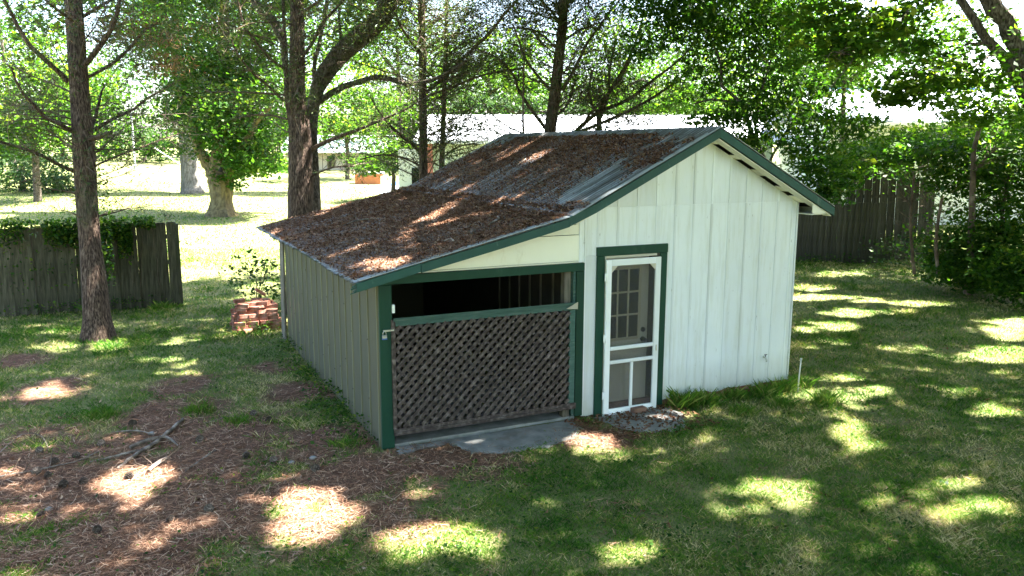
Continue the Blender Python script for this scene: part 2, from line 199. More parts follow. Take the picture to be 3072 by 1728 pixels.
GAPS = [(-3.38,8.67,0.71,-0.33,-0.03,0.76,0.69),(-1.44,6.36,0.87,-0.4,0.04,0.53,0.69),(-2.64,5.71,0.6,-0.28,0.0,0.4,0.57),(-4.04,5.82,0.38,-0.18,-0.04,0.39,0.57),(-0.17,9.87,0.46,-0.21,0.09,0.7,0.57),(5.85,-1.67,0.42,-0.19,0.21,0.18,0.57),(6.27,-2.19,0.46,-0.21,0.18,0.14,0.46),(5.65,-3.27,0.27,-0.12,0.17,0.12,0.57),(2.35,-3.41,0.26,-0.12,0.09,0.1,0.46),(4.0,-3.17,0.25,-0.12,0.13,0.11,0.46),(3.27,-3.67,0.22,-0.11,0.09,0.08,0.57),(-2.63,-0.55,0.65,-0.31,0.0,0.44,0.63),(-1.23,-1.6,0.55,-0.26,0.05,0.28,0.57),(-1.33,-0.97,0.24,-0.11,0.04,0.22,0.69),(0.58,-2.5,0.4,-0.19,0.1,0.2,0.57),(1.89,-2.58,0.39,-0.18,0.13,0.19,0.46),(-3.54,0.37,0.37,-0.17,-0.02,0.26,0.57),(-2.32,10.35,0.71,-0.32,0.02,1.17,0.57),(-1.19,7.67,0.87,-0.4,0.07,0.8,0.57),(-4.2,7.63,0.65,-0.3,-0.07,0.82,0.57),(-3.06,4.4,0.42,-0.19,-0.01,0.38,0.52),(-2.24,5.38,0.4,-0.18,0.01,0.32,0.57),(-1.12,-1.35,0.49,-0.23,0.13,0.63,1.0),(-0.19,-2.34,0.61,-0.28,0.12,0.32,1.0),(1.09,-3.24,0.26,-0.12,0.13,0.19,1.0),(-2.59,0.18,0.38,-0.18,0.01,0.5,1.0),(-3.49,-0.28,0.28,-0.13,-0.02,0.22,0.69),(-1.99,-1.2,0.52,-0.24,0.02,0.22,0.52),(-2.7,-0.35,0.39,-0.18,-0.0,0.21,0.46),(-3.67,0.97,0.26,-0.12,-0.02,0.19,0.69),(2.26,-0.8,0.31,-0.14,0.12,0.2,1.0),(1.11,-1.26,0.22,-0.1,0.09,0.18,0.69),(1.01,-2.53,0.17,-0.08,0.09,0.16,0.8),(3.24,-2.76,0.4,-0.19,0.23,0.24,1.0),(2.66,-2.79,0.48,-0.22,0.25,0.29,0.57),(6.39,-0.53,0.68,-0.32,0.45,0.42,1.0),(6.53,-0.1,0.52,-0.24,0.26,0.25,1.0),(5.5,-1.67,0.17,-0.08,0.69,0.62,1.0),(5.1,-2.2,0.29,-0.13,0.2,0.18,0.8),(7.45,-2.09,0.29,-0.13,0.25,0.17,1.0),(10.61,-0.14,0.82,-0.38,0.57,0.38,1.0),(12.68,1.09,0.51,-0.23,1.24,0.81,1.0),(4.83,-3.37,0.27,-0.13,0.18,0.14,1.0),(4.51,-3.9,0.37,-0.17,0.28,0.2,1.0),(4.5,-4.25,0.22,-0.11,0.24,0.16,0.69),(11.74,4.96,0.91,-0.42,0.37,0.36,1.0),(12.52,5.95,0.54,-0.25,0.36,0.35,1.0),(14.65,7.17,0.72,-0.33,0.53,0.49,1.0),(11.06,3.38,0.55,-0.25,0.37,0.33,1.0),(12.48,4.14,0.4,-0.18,0.33,0.28,1.0),(13.96,4.51,0.52,-0.24,0.32,0.26,1.0),(13.22,3.49,0.69,-0.31,0.4,0.31,1.0),(12.01,2.98,0.35,-0.16,0.3,0.25,0.69),(9.76,2.66,0.43,-0.2,0.31,0.29,1.0),(8.94,2.66,0.29,-0.13,0.25,0.25,1.0),(9.51,0.67,0.5,-0.23,0.29,0.23,0.57),(8.13,-0.08,0.39,-0.18,0.23,0.19,0.52),(8.01,-1.17,0.36,-0.17,0.21,0.16,0.46),(7.97,1.38,0.43,-0.2,0.3,0.3,0.57),(6.52,-1.09,0.34,-0.16,0.24,0.21,0.57),(-3.54,4.03,0.36,-0.17,-0.03,0.44,1.0),(-4.03,8.6,0.84,-0.39,-0.05,0.64,0.86),(-3.62,6.98,0.49,-0.23,-0.02,0.42,0.8),(-2.49,8.46,0.64,-0.29,0.01,0.47,0.8),(-1.88,6.56,0.65,-0.3,0.02,0.42,0.69),(-0.84,8.31,0.74,-0.34,0.05,0.44,0.8),(-0.78,6.32,0.44,-0.2,0.05,0.42,0.69),(-2.91,6.66,0.37,-0.17,-0.01,0.56,1.0),(-3.72,5.18,0.5,-0.23,-0.02,0.27,0.69),(-1.84,5.2,0.53,-0.25,0.02,0.26,0.69),(-3.43,2.34,0.3,-0.14,-0.01,0.23,0.69),(-3.71,2.2,0.24,-0.11,-0.01,0.15,0.57),(0.5,18.51,1.12,-0.5,0.23,1.99,1.0),(-0.43,16.19,0.72,-0.32,0.08,0.92,0.69),(1.16,21.85,1.42,-0.63,0.36,2.88,1.0),(0.26,10.48,0.6,-0.28,0.33,2.19,1.0),(-0.44,6.76,0.49,-0.22,0.11,0.75,1.0),(0.17,8.28,0.4,-0.19,0.29,1.73,1.0),(-4.5,10.88,0.52,-0.24,-0.04,0.47,0.57),(-0.27,13.57,0.54,-0.24,0.07,0.66,0.57),(1.72,-3.11,0.22,-0.1,0.08,0.1,0.57),(0.91,-2.02,0.16,-0.07,0.06,0.11,0.57),(0.21,-1.5,0.16,-0.08,0.04,0.1,0.4),(2.88,-3.49,0.19,-0.09,0.1,0.1,0.57),(3.8,-2.41,0.27,-0.12,0.12,0.12,0.4),(0.17,-2.95,0.27,-0.13,0.05,0.1,0.46),(-1.82,-2.02,0.4,-0.19,0.01,0.11,0.34),(3.16,-4.18,0.31,-0.15,0.11,0.09,0.46),(0.92,3.69,0.19,-0.01,-0.03,-0.16,0.8),(1.47,4.67,0.1,-0.41,-0.05,-0.21,0.9),(1.48,3.24,0.18,-0.18,-0.05,-0.18,0.9),(0.24,2.72,0.57,0.59,-0.07,-0.26,0.9),(-0.21,2.43,0.38,0.26,-0.05,-0.21,0.7),(-1.32,0.39,0.21,-0.24,-0.05,-0.31,1.0),(-0.77,1.44,0.19,0.04,-0.04,-0.24,0.8),(1.06,2.73,0.24,-0.1,-0.03,-0.14,0.5),(-0.66,1.69,0.33,0.18,-0.03,-0.19,0.6),(-1.21,1.58,0.13,0.02,-0.03,-0.23,0.7),(1.02,0.23,0.12,0.02,-0.05,-0.15,0.3),(5.0,3.2,2.3,0,0,1.7,0.75),(5.8,-0.7,1.3,0,0,0.9,0.8),(4.3,-0.3,1.0,0,0,0.7,0.35),(16.3,6.5,2,0,0,2,0.7),(2.9,-1.1,0.9,0,0,0.7,0.6),(6.6,-0.3,0.8,0,0,0.6,0.8)]  # spots meant to be lit; leaves between them and the sun are cut away
# ------------------------------------------------------------ materials
def nt(name):
    m = bpy.data.materials.new(name)
    m.use_nodes = True
    t = m.node_tree
    return m, t, t.nodes, t.links, t.nodes['Principled BSDF']

def ramp(N, stops):
    r = N.new('ShaderNodeValToRGB')
    el = r.color_ramp.elements
    while len(el) > 1: el.remove(el[-1])
    for i, (p, c) in enumerate(stops):
        e = el[0] if i == 0 else el.new(p)
        e.position = p
        e.color = (*c, 1)
    return r

def noise(N, L, vec, scale, detail=4, rough=.55):
    n = N.new('ShaderNodeTexNoise')
    n.inputs['Scale'].default_value = scale
    n.inputs['Detail'].default_value = detail
    n.inputs['Roughness'].default_value = rough
    if vec: L.new(vec, n.inputs['Vector'])
    return n.outputs['Fac']

def coords(N, L, scale=(1, 1, 1)):
    tc = N.new('ShaderNodeTexCoord')
    mp = N.new('ShaderNodeMapping')
    mp.inputs['Scale'].default_value = scale
    L.new(tc.outputs['Object'], mp.inputs['Vector'])
    return mp.outputs[0]

def mixc(N, L, fac, a, b, mode='MIX'):
    m = N.new('ShaderNodeMix')
    m.data_type = 'RGBA'
    m.blend_type = mode
    if isinstance(fac, (int, float)): m.inputs[0].default_value = fac
    else: L.new(fac, m.inputs[0])
    for k, v in ((6, a), (7, b)):
        if isinstance(v, tuple): m.inputs[k].default_value = (*v, 1)
        else: L.new(v, m.inputs[k])
    return m.outputs[2]

def bump(N, L, b, h, strength=.3, dist=.01):
    n = N.new('ShaderNodeBump')
    n.inputs['Strength'].default_value = strength
    n.inputs['Distance'].default_value = dist
    L.new(h, n.inputs['Height'])
    L.new(n.outputs[0], b.inputs['Normal'])

def simple(name, stops, scale=6, stretch=(1, 1, 1), rough=.7, bs=.3, bd=.005, metal=0, spec=.4, dirt=None, dirt_scale=1.3, dirt_lo=.5, dirt_hi=.75):
    """Noise-driven colour between the stops, fine bump, and optional shaped stains."""
    m, t, N, L, b = nt(name)
    v = coords(N, L, stretch)
    f = noise(N, L, v, scale, 6, .6)
    c = ramp(N, stops)
    L.new(f, c.inputs[0])
    col = c.outputs[0]
    oi = N.new('ShaderNodeObjectInfo')
    hs = N.new('ShaderNodeHueSaturation')
    mr = N.new('ShaderNodeMapRange')
    mr.inputs[3].default_value = .82
    mr.inputs[4].default_value = 1.15
    L.new(oi.outputs['Random'], mr.inputs[0])
    L.new(mr.outputs[0], hs.inputs['Value'])
    L.new(col, hs.inputs['Color'])
    col = hs.outputs[0]
    if dirt:
        v2 = coords(N, L, (1, 1, .45))
        n2 = noise(N, L, v2, dirt_scale, 8, .7)
        rr = ramp(N, [(dirt_lo, (0, 0, 0)), (dirt_hi, (1, 1, 1))])
        L.new(n2, rr.inputs[0])
        col = mixc(N, L, rr.outputs[0], col, dirt)
    L.new(col, b.inputs['Base Color'])
    b.inputs['Roughness'].default_value = rough
    b.inputs['Metallic'].default_value = metal
    b.inputs['Specular IOR Level'].default_value = spec
    f2 = noise(N, L, v, scale * 5, 4, .6)
    bump(N, L, b, f2, bs, bd)
    return m

def leafmat(name, stops, trans=.5, rough=.5, spec=.15, warm=(1.0, 1.25, .35)):
    m, t, N, L, b = nt(name)
    a = N.new('ShaderNodeAttribute')
    a.attribute_name = 'tint'
    c = ramp(N, stops)
    L.new(a.outputs['Fac'], c.inputs[0])
    L.new(c.outputs[0], b.inputs['Base Color'])
    b.inputs['Roughness'].default_value = rough
    b.inputs['Specular IOR Level'].default_value = spec
    if trans > 0:
        tr = N.new('ShaderNodeBsdfTranslucent')
        mm = mixc(N, L, 1.0, c.outputs[0], warm, 'MULTIPLY')
        L.new(mm, tr.inputs['Color'])
        ms = N.new('ShaderNodeMixShader')
        ms.inputs[0].default_value = trans
        L.new(b.outputs[0], ms.inputs[1])
        L.new(tr.outputs[0], ms.inputs[2])
        L.new(ms.outputs[0], N['Material Output'].inputs['Surface'])
    return m

M = {}
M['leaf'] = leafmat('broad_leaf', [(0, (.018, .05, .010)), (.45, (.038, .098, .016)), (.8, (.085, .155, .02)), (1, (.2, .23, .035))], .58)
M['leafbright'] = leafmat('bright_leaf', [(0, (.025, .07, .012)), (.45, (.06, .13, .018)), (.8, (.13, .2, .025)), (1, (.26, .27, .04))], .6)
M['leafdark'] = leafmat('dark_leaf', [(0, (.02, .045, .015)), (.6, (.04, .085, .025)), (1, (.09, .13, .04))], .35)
M['cedar'] = leafmat('cedar_needles', [(0, (.03, .05, .022)), (.55, (.055, .085, .03)), (.8, (.10, .11, .045)), (1, (.19, .13, .07))], .3)
M['grass'] = leafmat('grass_blade', [(0, (.025, .085, .010)), (.35, (.07, .165, .02)), (.62, (.14, .22, .03)), (.80, (.33, .28, .11)), (1, (.56, .45, .26))], .35, .75, .08, (1, 1.15, .6))
M['straw'] = leafmat('pine_straw', [(0, (.07, .035, .022)), (.5, (.21, .11, .066)), (.85, (.37, .22, .14)), (1, (.5, .37, .26))], .1, .8, .08, (1, .8, .6))
M['litter'] = leafmat('dead_leaf', [(0, (.06, .03, .018)), (.45, (.17, .08, .042)), (.8, (.30, .165, .095)), (1, (.46, .33, .23))], .12, .8, .08, (1, .8, .6))
M['bark'] = simple('cedar_bark', [(.36, (.02, .013, .010)), (.5, (.095, .062, .044)), (.66, (.24, .175, .13))], 9, (5, 5, .55), .9, .9, .03, spec=.15, dirt=(.12, .13, .08), dirt_lo=.55, dirt_hi=.8)
M['barkgrey'] = simple('hardwood_bark', [(.36, (.025, .02, .016)), (.5, (.10, .08, .062)), (.68, (.22, .19, .16))], 12, (3, 3, 1), .9, .9, .03, spec=.15)
M['barkmoss'] = simple('mossy_bark', [(.3, (.05, .04, .02)), (.5, (.15, .12, .055)), (.72, (.24, .2, .10))], 4, (2, 2, .8), .9, .9, .04, spec=.15, dirt=(.09, .075, .055), dirt_scale=2.2)
M['barkpale'] = simple('pale_bark', [(.3, (.06, .055, .045)), (.5, (.14, .13, .11)), (.72, (.22, .21, .19))], 5, (2.5, 2.5, .5), .9, .9, .03, spec=.15)
M['twig'] = simple('twig_bark', [(.3, (.045, .032, .024)), (.55, (.12, .085, .062)), (.75, (.28, .22, .17))], 3, (1, 1, 1), .85, .2, .004, spec=.2)
M['white'] = simple('white_paint', [(.2, (.66, .70, .71)), (.8, (.75, .78, .775))], 2.2, (1, 1, .6), .42, .25, .004, spec=.5, dirt=(.48, .46, .36), dirt_scale=2.6, dirt_lo=.6, dirt_hi=.95)
def weathered_white(m):
    t = m.node_tree; N = t.nodes; L = t.links; b = N['Principled BSDF']
    src = b.inputs['Base Color'].links[0].from_socket
    g = N.new('ShaderNodeNewGeometry'); s = N.new('ShaderNodeSeparateXYZ'); L.new(g.outputs['Position'], s.inputs[0])
    mp = N.new('ShaderNodeMapping'); mp.inputs['Scale'].default_value = (3, 3, .7); L.new(g.outputs['Position'], mp.inputs['Vector'])
    n1 = noise(N, L, mp.outputs[0], 2.5, 8, .7)
    mr = N.new('ShaderNodeMapRange'); mr.inputs[1].default_value = .05; mr.inputs[2].default_value = .55; mr.inputs[3].default_value = 1.15; mr.inputs[4].default_value = .12
    L.new(s.outputs['Z'], mr.inputs[0])
    mu = N.new('ShaderNodeMath'); mu.operation = 'MULTIPLY'; L.new(n1, mu.inputs[0]); L.new(mr.outputs[0], mu.inputs[1])
    c = mixc(N, L, mu.outputs[0], src, (.34, .33, .24))
    mp2 = N.new('ShaderNodeMapping'); mp2.inputs['Scale'].default_value = (26, 26, 5); L.new(g.outputs['Position'], mp2.inputs['Vector'])
    n2 = noise(N, L, mp2.outputs[0], 1.0, 5, .7)
    r2 = ramp(N, [(.64, (0, 0, 0)), (.72, (1, 1, 1))]); L.new(n2, r2.inputs[0])
    c = mixc(N, L, r2.outputs[0], c, (.16, .13, .09))
    mp3 = N.new('ShaderNodeMapping'); mp3.inputs['Scale'].default_value = (9, 9, .8); L.new(g.outputs['Position'], mp3.inputs['Vector'])
    n3 = noise(N, L, mp3.outputs[0], 1.0, 7, .7)
    r3 = ramp(N, [(.48, (0, 0, 0)), (.72, (.5, .5, .5))]); L.new(n3, r3.inputs[0])
    c = mixc(N, L, r3.outputs[0], c, (.45, .45, .33))
    L.new(c, b.inputs['Base Color'])
weathered_white(M['white'])
M['cream'] = simple('cream_paint', [(.2, (.74, .72, .58)), (.8, (.80, .78, .65))], 2, (1, 1, .6), .5, .25, .004, dirt=(.5, .42, .26), dirt_scale=2.8, dirt_lo=.58, dirt_hi=.9)
M['trimwhite'] = simple('white_door_paint', [(.2, (.78, .8, .79)), (.8, (.84, .85, .83))], 3, (1, 1, 1), .4, .15, .002, dirt=(.5, .48, .42), dirt_lo=.62, dirt_hi=.95)
M['green'] = simple('green_paint', [(.2, (.004, .034, .019)), (.8, (.007, .048, .026))], 5, (1, 1, .7), .55, .35, .004, spec=.25, dirt=(.04, .085, .06), dirt_scale=4, dirt_lo=.6, dirt_hi=.85)
M['teal'] = simple('weathered_green_paint', [(.2, (.004, .046, .036)), (.8, (.010, .07, .054))], 7, (1, 1, .7), .55, .45, .006, dirt=(.2, .27, .23), dirt_scale=6, dirt_lo=.6, dirt_hi=.85)
M['greenwood'] = simple('worn_green_wood', [(.25, (.02, .055, .045)), (.55, (.045, .1, .08)), (.8, (.13, .15, .13))], 8, (.6, 6, 6), .75, .5, .006)
M['siding'] = simple('grey_siding', [(.2, (.068, .066, .040)), (.8, (.098, .092, .056))], 3, (1, 1, .5), .6, .3, .004, dirt=(.055, .06, .044), dirt_scale=1.6, dirt_lo=.5, dirt_hi=.8)
M['sidingrib'] = simple('pale_siding_rib', [(.2, (.15, .145, .085)), (.8, (.2, .19, .115))], 3, (1, 1, .5), .5, .25, .003, dirt=(.15, .155, .105), dirt_lo=.55, dirt_hi=.85)
M['lattice'] = simple('weathered_lattice', [(.3, (.022, .016, .014)), (.5, (.068, .053, .046)), (.72, (.19, .16, .145))], 6, (3, 3, 3), .85, .5, .004, spec=.2)
M['oldwood'] = simple('weathered_wood', [(.25, (.09, .075, .055)), (.5, (.18, .155, .12)), (.78, (.3, .27, .22))], 5, (6, 6, .6), .85, .5, .005, spec=.2, dirt=(.07, .085, .045), dirt_scale=1.8, dirt_lo=.5, dirt_hi=.8)
M['fence'] = simple('fence_wood', [(.3, (.025, .024, .014)), (.5, (.072, .065, .040)), (.72, (.14, .125, .082))], 4, (5, 5, .5), .9, .6, .006, spec=.15, dirt=(.03, .042, .018), dirt_scale=1.2, dirt_lo=.48, dirt_hi=.75)
M['fencedark'] = simple('dark_fence_wood', [(.25, (.035, .034, .028)), (.5, (.075, .070, .058)), (.78, (.13, .12, .10))], 4, (5, 5, .5), .9, .6, .006, spec=.15)
M['brick'] = simple('red_brick', [(.2, (.13, .05, .035)), (.5, (.24, .095, .06)), (.8, (.36, .2, .14))], 9, (1, 1, 1), .9, .4, .004, spec=.15, dirt=(.40, .32, .26), dirt_scale=3, dirt_lo=.5, dirt_hi=.8)
M['brickdark'] = simple('dark_brick', [(.2, (.13, .07, .05)), (.8, (.24, .14, .10))], 9, (1, 1, 1), .9, .4, .004, spec=.15)
M['concrete'] = simple('concrete', [(.25, (.12, .125, .115)), (.5, (.21, .21, .195)), (.78, (.32, .31, .28))], 5, (1, 1, 1), .9, .5, .006, spec=.2, dirt=(.13, .10, .075), dirt_scale=2, dirt_lo=.52, dirt_hi=.8)
M['dark'] = simple('shade_dark_wood', [(.2, (.03, .025, .02)), (.8, (.06, .05, .04))], 4, rough=.9)  # dark tone; on the inner wall it stands in for shade
M['metalcap'] = simple('galvanized_metal', [(.25, (.28, .31, .31)), (.75, (.42, .45, .45))], 4, (1, 1, 1), .45, .2, .003, .4, .5, dirt=(.2, .15, .11), dirt_lo=.5, dirt_hi=.8)
M['steel'] = simple('padlock_steel', [(.2, (.5, .5, .5)), (.8, (.6, .6, .6))], 4, rough=.3, metal=.8)
M['bluecap'] = simple('padlock_blue', [(.2, (.05, .13, .35)), (.8, (.07, .16, .4))], 4, rough=.4)
M['darkmetal'] = simple('dark_bronze', [(.2, (.02, .018, .015)), (.8, (.05, .045, .04))], 4, rough=.35, metal=.7)
M['pvc'] = simple('white_pipe', [(.2, (.4, .4, .35)), (.8, (.5, .49, .43))], 4, rough=.45, dirt=(.45, .4, .28))
M['doorgrey'] = simple('grey_door_paint', [(.2, (.5, .46, .36)), (.8, (.56, .52, .41))], 3, rough=.5, bs=.1)
M['tan'] = simple('tan_window_frame', [(.2, (.46, .4, .26)), (.8, (.52, .46, .32))], 3, rough=.5, bs=.1)
M['cone'] = simple('pine_cone', [(.3, (.035, .026, .02)), (.5, (.10, .075, .058)), (.68, (.28, .23, .19))], 60, rough=.85, bs=.3)
M['deadwood'] = simple('dead_wood', [(.35, (.06, .045, .035)), (.5, (.15, .12, .095)), (.68, (.34, .29, .24))], 9, (1, 1, 1), .85, .5, .005)
M['roofwhite'] = simple('pale_metal_roof', [(.2, (.42, .44, .45)), (.8, (.52, .53, .53))], .6, rough=.45, bs=.05)
M['shingle'] = simple('grey_shingle', [(.2, (.36, .4, .45)), (.8, (.52, .56, .6))], 14, (1, 1, 1), .85, .4, .02)
M['wallwhite'] = simple('pale_wall', [(.2, (.66, .68, .6)), (.8, (.74, .76, .68))], .8, rough=.6)
M['wallgreen'] = simple('pale_green_wall', [(.2, (.42, .5, .42)), (.8, (.5, .57, .49))], .8, rough=.6)
M['tanwall'] = simple('tan_wall', [(.2, (.5, .4, .28)), (.8, (.58, .48, .36))], .8, rough=.7)
M['redpost'] = simple('red_brown_post', [(.2, (.2, .07, .05)), (.8, (.28, .1, .075))], 4, rough=.7)
M['orange'] = simple('terracotta', [(.2, (.42, .13, .05)), (.8, (.52, .19, .08))], 4, rough=.8)
M['asphalt'] = simple('driveway_asphalt', [(.2, (.06, .07, .075)), (.8, (.1, .11, .115))], 3, rough=.9)
M['bluetarp'] = simple('blue_tarp', [(.2, (.05, .12, .22)), (.8, (.08, .17, .3))], 4, rough=.5)
M['grille'] = simple('pole_metal', [(.2, (.4, .42, .42)), (.8, (.5, .52, .52))], 4, rough=.5)

def glassmat():
    m, t, N, L, b = nt('window_glass')
    b.inputs['Base Color'].default_value = (.012, .014, .012, 1)
    b.inputs['Roughness'].default_value = .04
    b.inputs['Specular IOR Level'].default_value = .7
    return m
M['glass'] = glassmat()

def screenmat():
    """Insect screen: a fine woven grid, half of it holes."""
    m, t, N, L, b = nt('insect_screen')
    b.inputs['Base Color'].default_value = (.05, .052, .05, 1)
    b.inputs['Roughness'].default_value = .6
    tr = N.new('ShaderNodeBsdfTransparent')
    ms = N.new('ShaderNodeMixShader')
    ms.inputs[0].default_value = .3
    L.new(tr.outputs[0], ms.inputs[1])
    L.new(b.outputs[0], ms.inputs[2])
    L.new(ms.outputs[0], N['Material Output'].inputs['Surface'])
    return m
M['screen'] = screenmat()

def roofmat():
    m, t, N, L, b = nt('corrugated_roof_metal')
    v = coords(N, L, (1, 1, 1))
    big = noise(N, L, v, 1.1, 7, .65)
    mid = noise(N, L, coords(N, L, (.8, 6, .8)), 3.0, 7, .7)
    mid = noise(N, L, coords(N, L, (.35, 11, .35)), 1.3, 6, .75)
    c = ramp(N, [(.36, (.035, .033, .03)), (.47, (.15, .165, .17)), (.56, (.30, .33, .34)), (.68, (.46, .48, .48))])
    L.new(mid, c.inputs[0])
    r = ramp(N, [(.42, (0, 0, 0)), (.7, (.6, .6, .6))])
    L.new(big, r.inputs[0])
    col = mixc(N, L, r.outputs[0], c.outputs[0], (.13, .105, .08))
    sp = noise(N, L, v, 24, 5, .7)
    r2 = ramp(N, [(.55, (0, 0, 0)), (.7, (1, 1, 1))])
    L.new(sp, r2.inputs[0])
    col = mixc(N, L, r2.outputs[0], col, (.09, .07, .055))
    sx = N.new('ShaderNodeSeparateXYZ'); L.new(v, sx.inputs[0])
    def mth(op, a, c):
        n = N.new('ShaderNodeMath'); n.operation = op
        for i, q in enumerate((a, c)):
            if q is None: continue
            if isinstance(q, (int, float)): n.inputs[i].default_value = q
            else: L.new(q, n.inputs[i])
        return n.outputs[0]
    # dirt settled in the troughs of the corrugation
    cs = mth('COSINE', mth('MULTIPLY', sx.outputs['Y'], 2*math.pi/.072), None)
    tr = mth('MULTIPLY', mth('SUBTRACT', .45, cs), 1.1)
    dn = noise(N, L, coords(N, L, (.6, 5, .6)), 2.2, 5, .6)
    k = mth('MULTIPLY', tr, mth('MULTIPLY', mth('SUBTRACT', dn, .28), 3.2))
    k.node.use_clamp = True
    col = mixc(N, L, k, col, (.045, .038, .03))
    L.new(col, b.inputs['Base Color'])
    b.inputs['Metallic'].default_value = .25
    b.inputs['Roughness'].default_value = .55
    bump(N, L, b, sp, .3, .004)
    return m
M['roof'] = roofmat()

def groundmat():
    m, t, N, L, b = nt('yard_ground')
    v = coords(N, L)
    a = N.new('ShaderNodeAttribute')
    a.attribute_name = 'straw'
    f1 = noise(N, L, v, 45, 6, .7)
    f2 = noise(N, L, v, 1.6, 6, .65)
    f3 = noise(N, L, v, 240, 3, .6)
    g = ramp(N, [(.3, (.035, .04, .014)), (.45, (.12, .12, .04)), (.58, (.24, .2, .095)), (.72, (.38, .31, .18))])
    L.new(f1, g.inputs[0])
    g2 = ramp(N, [(.3, (.05, .11, .022)), (.52, (.10, .14, .04)), (.75, (.26, .2, .11))])
    L.new(f2, g2.inputs[0])
    gc = mixc(N, L, .5, g.outputs[0], g2.outputs[0])
    s = ramp(N, [(.35, (.022, .014, .010)), (.5, (.09, .05, .032)), (.66, (.2, .12, .075))])
    L.new(f1, s.inputs[0])
    s2 = ramp(N, [(.3, (.05, .03, .02)), (.7, (.24, .13, .08))])
    L.new(f3, s2.inputs[0])
    scol = mixc(N, L, .5, s.outputs[0], s2.outputs[0])
    col = mixc(N, L, a.outputs['Fac'], gc, scol)
    L.new(col, b.inputs['Base Color'])
    b.inputs['Roughness'].default_value = .95
    b.inputs['Specular IOR Level'].default_value = .15
    bump(N, L, b, f1, .8, .03)
    return m
M['ground'] = groundmat()

# ------------------------------------------------------------ builders
def tag(o, label=None, cat=None, group=None, kind=None):
    if label: o['label'] = label
    if cat: o['category'] = cat
    if group: o['group'] = group
    if kind: o['kind'] = kind
    return o

def empty(name, loc, label, cat, group=None, kind=None):
    o = bpy.data.objects.new(name, None)
    COL.objects.link(o)
    o.location = loc
    o.empty_display_size = .2
    return tag(o, label, cat, group, kind)

def link(name, me, mat, parent=None):
    if mat is not None: me.materials.append(mat)
    o = bpy.data.objects.new(name, me)
    COL.objects.link(o)
    if parent is not None: put(o, parent)
    return o

def put(o, parent):
    """Make o a child while keeping its coordinates in the yard's own frame."""
    o.parent = parent
    if parent.type == 'EMPTY': o.matrix_parent_inverse = Matrix.Translation(-Vector(parent.location))
    return o

def inst(name, me, loc, rot, parent=None, scale=(1, 1, 1)):
    o = bpy.data.objects.new(name, me)
    COL.objects.link(o)
    o.location = loc; o.rotation_euler = rot; o.scale = scale
    if parent is not None: put(o, parent)
    return o

class MB:
    def __init__(self): self.v, self.f = [], []
    def quadbox(self, p):
        """Eight corners: bottom ring 0-3, top ring 4-7."""
        n = len(self.v)
        self.v += [tuple(q) for q in p]
        self.f += [(n, n+3, n+2, n+1), (n+4, n+5, n+6, n+7), (n, n+1, n+5, n+4), (n+1, n+2, n+6, n+5), (n+2, n+3, n+7, n+6), (n+3, n, n+4, n+7)]
        return self
    def box(self, x0, x1, y0, y1, z0, z1):
        return self.quadbox([(x0, y0, z0), (x1, y0, z0), (x1, y1, z0), (x0, y1, z0), (x0, y0, z1), (x1, y0, z1), (x1, y1, z1), (x0, y1, z1)])
    def prism_y(self, poly, y0, y1):
        """Polygon in x,z (counter-clockwise seen from -y) extruded from y0 to y1."""
        n = len(self.v); k = len(poly)
        self.v += [(x, y0, z) for x, z in poly] + [(x, y1, z) for x, z in poly]
        self.f += [tuple(range(n, n+k)), tuple(range(n+2*k-1, n+k-1, -1))]
        self.f += [(n+(i+1) % k, n+i, n+k+i, n+k+(i+1) % k) for i in range(k)]
        return self
    def bar(self, a, b, w, h, upv=(0, 0, 1)):
        a, b = Vector(a), Vector(b)
        d = (b - a).normalized()
        s = d.cross(Vector(upv)).normalized()
        u = s.cross(d)
        s *= w / 2; u *= h / 2
        return self.quadbox([a-s-u, a+s-u, b+s-u, b-s-u, a-s+u, a+s+u, b+s+u, b-s+u])
    def tube(self, pts, sides=6, caps=True, wob=0, rs=None):
        """pts: (x, y, z, r)"""
        n0 = len(self.v); prev = None
        P = [Vector(p[:3]) for p in pts]
        for i, p in enumerate(pts):
            d = (P[min(i+1, len(P)-1)] - P[max(i-1, 0)])
            if d.length < 1e-9: d = Vector((0, 0, 1))
            d.normalize()
            if prev is None:
                s = d.cross(Vector((.3, 1, .1))).normalized()
            else:
                s = (prev - d * prev.dot(d)).normalized()
            prev = s
            u = d.cross(s)
            for k in range(sides):
                a = 2 * math.pi * k / sides
                r = p[3]
                if wob: r *= 1 + wob * (random.random() - .5)
                if rs is not None: r *= rs(k, sides, P[i])
                q = P[i] + (s * math.cos(a) + u * math.sin(a)) * r
                self.v.append((q.x, q.y, q.z))
        for i in range(len(pts)-1):
            for k in range(sides):
                a = n0 + i*sides + k; b = n0 + i*sides + (k+1) % sides
                self.f.append((a, b, b+sides, a+sides))
        if caps:
            self.f.append(tuple(range(n0+sides-1, n0-1, -1)))
            self.f.append(tuple(range(n0+(len(pts)-1)*sides, n0+len(pts)*sides)))
        return self
    def sphere(self, c, r, seg=8, rings=5, sz=1):
        pts = [(c[0], c[1], c[2] + r*sz*-math.cos(math.pi*i/rings), max(.0005, r*math.sin(math.pi*i/rings))) for i in range(rings+1)]
        return self.tube(pts, seg)
    def mesh(self, name, smooth=False):
        me = bpy.data.meshes.new(name)
        me.from_pydata(self.v, [], self.f)
        if smooth: me.shade_smooth()
        return me
    def build(self, name, mat, parent=None, smooth=False, bevel=0):
        o = link(name, self.mesh(name, smooth), mat, parent)
        if bevel:
            md = o.modifiers.new('edge', 'BEVEL')
            md.width = bevel; md.segments = 1; md.limit_method = 'ANGLE'
        return o

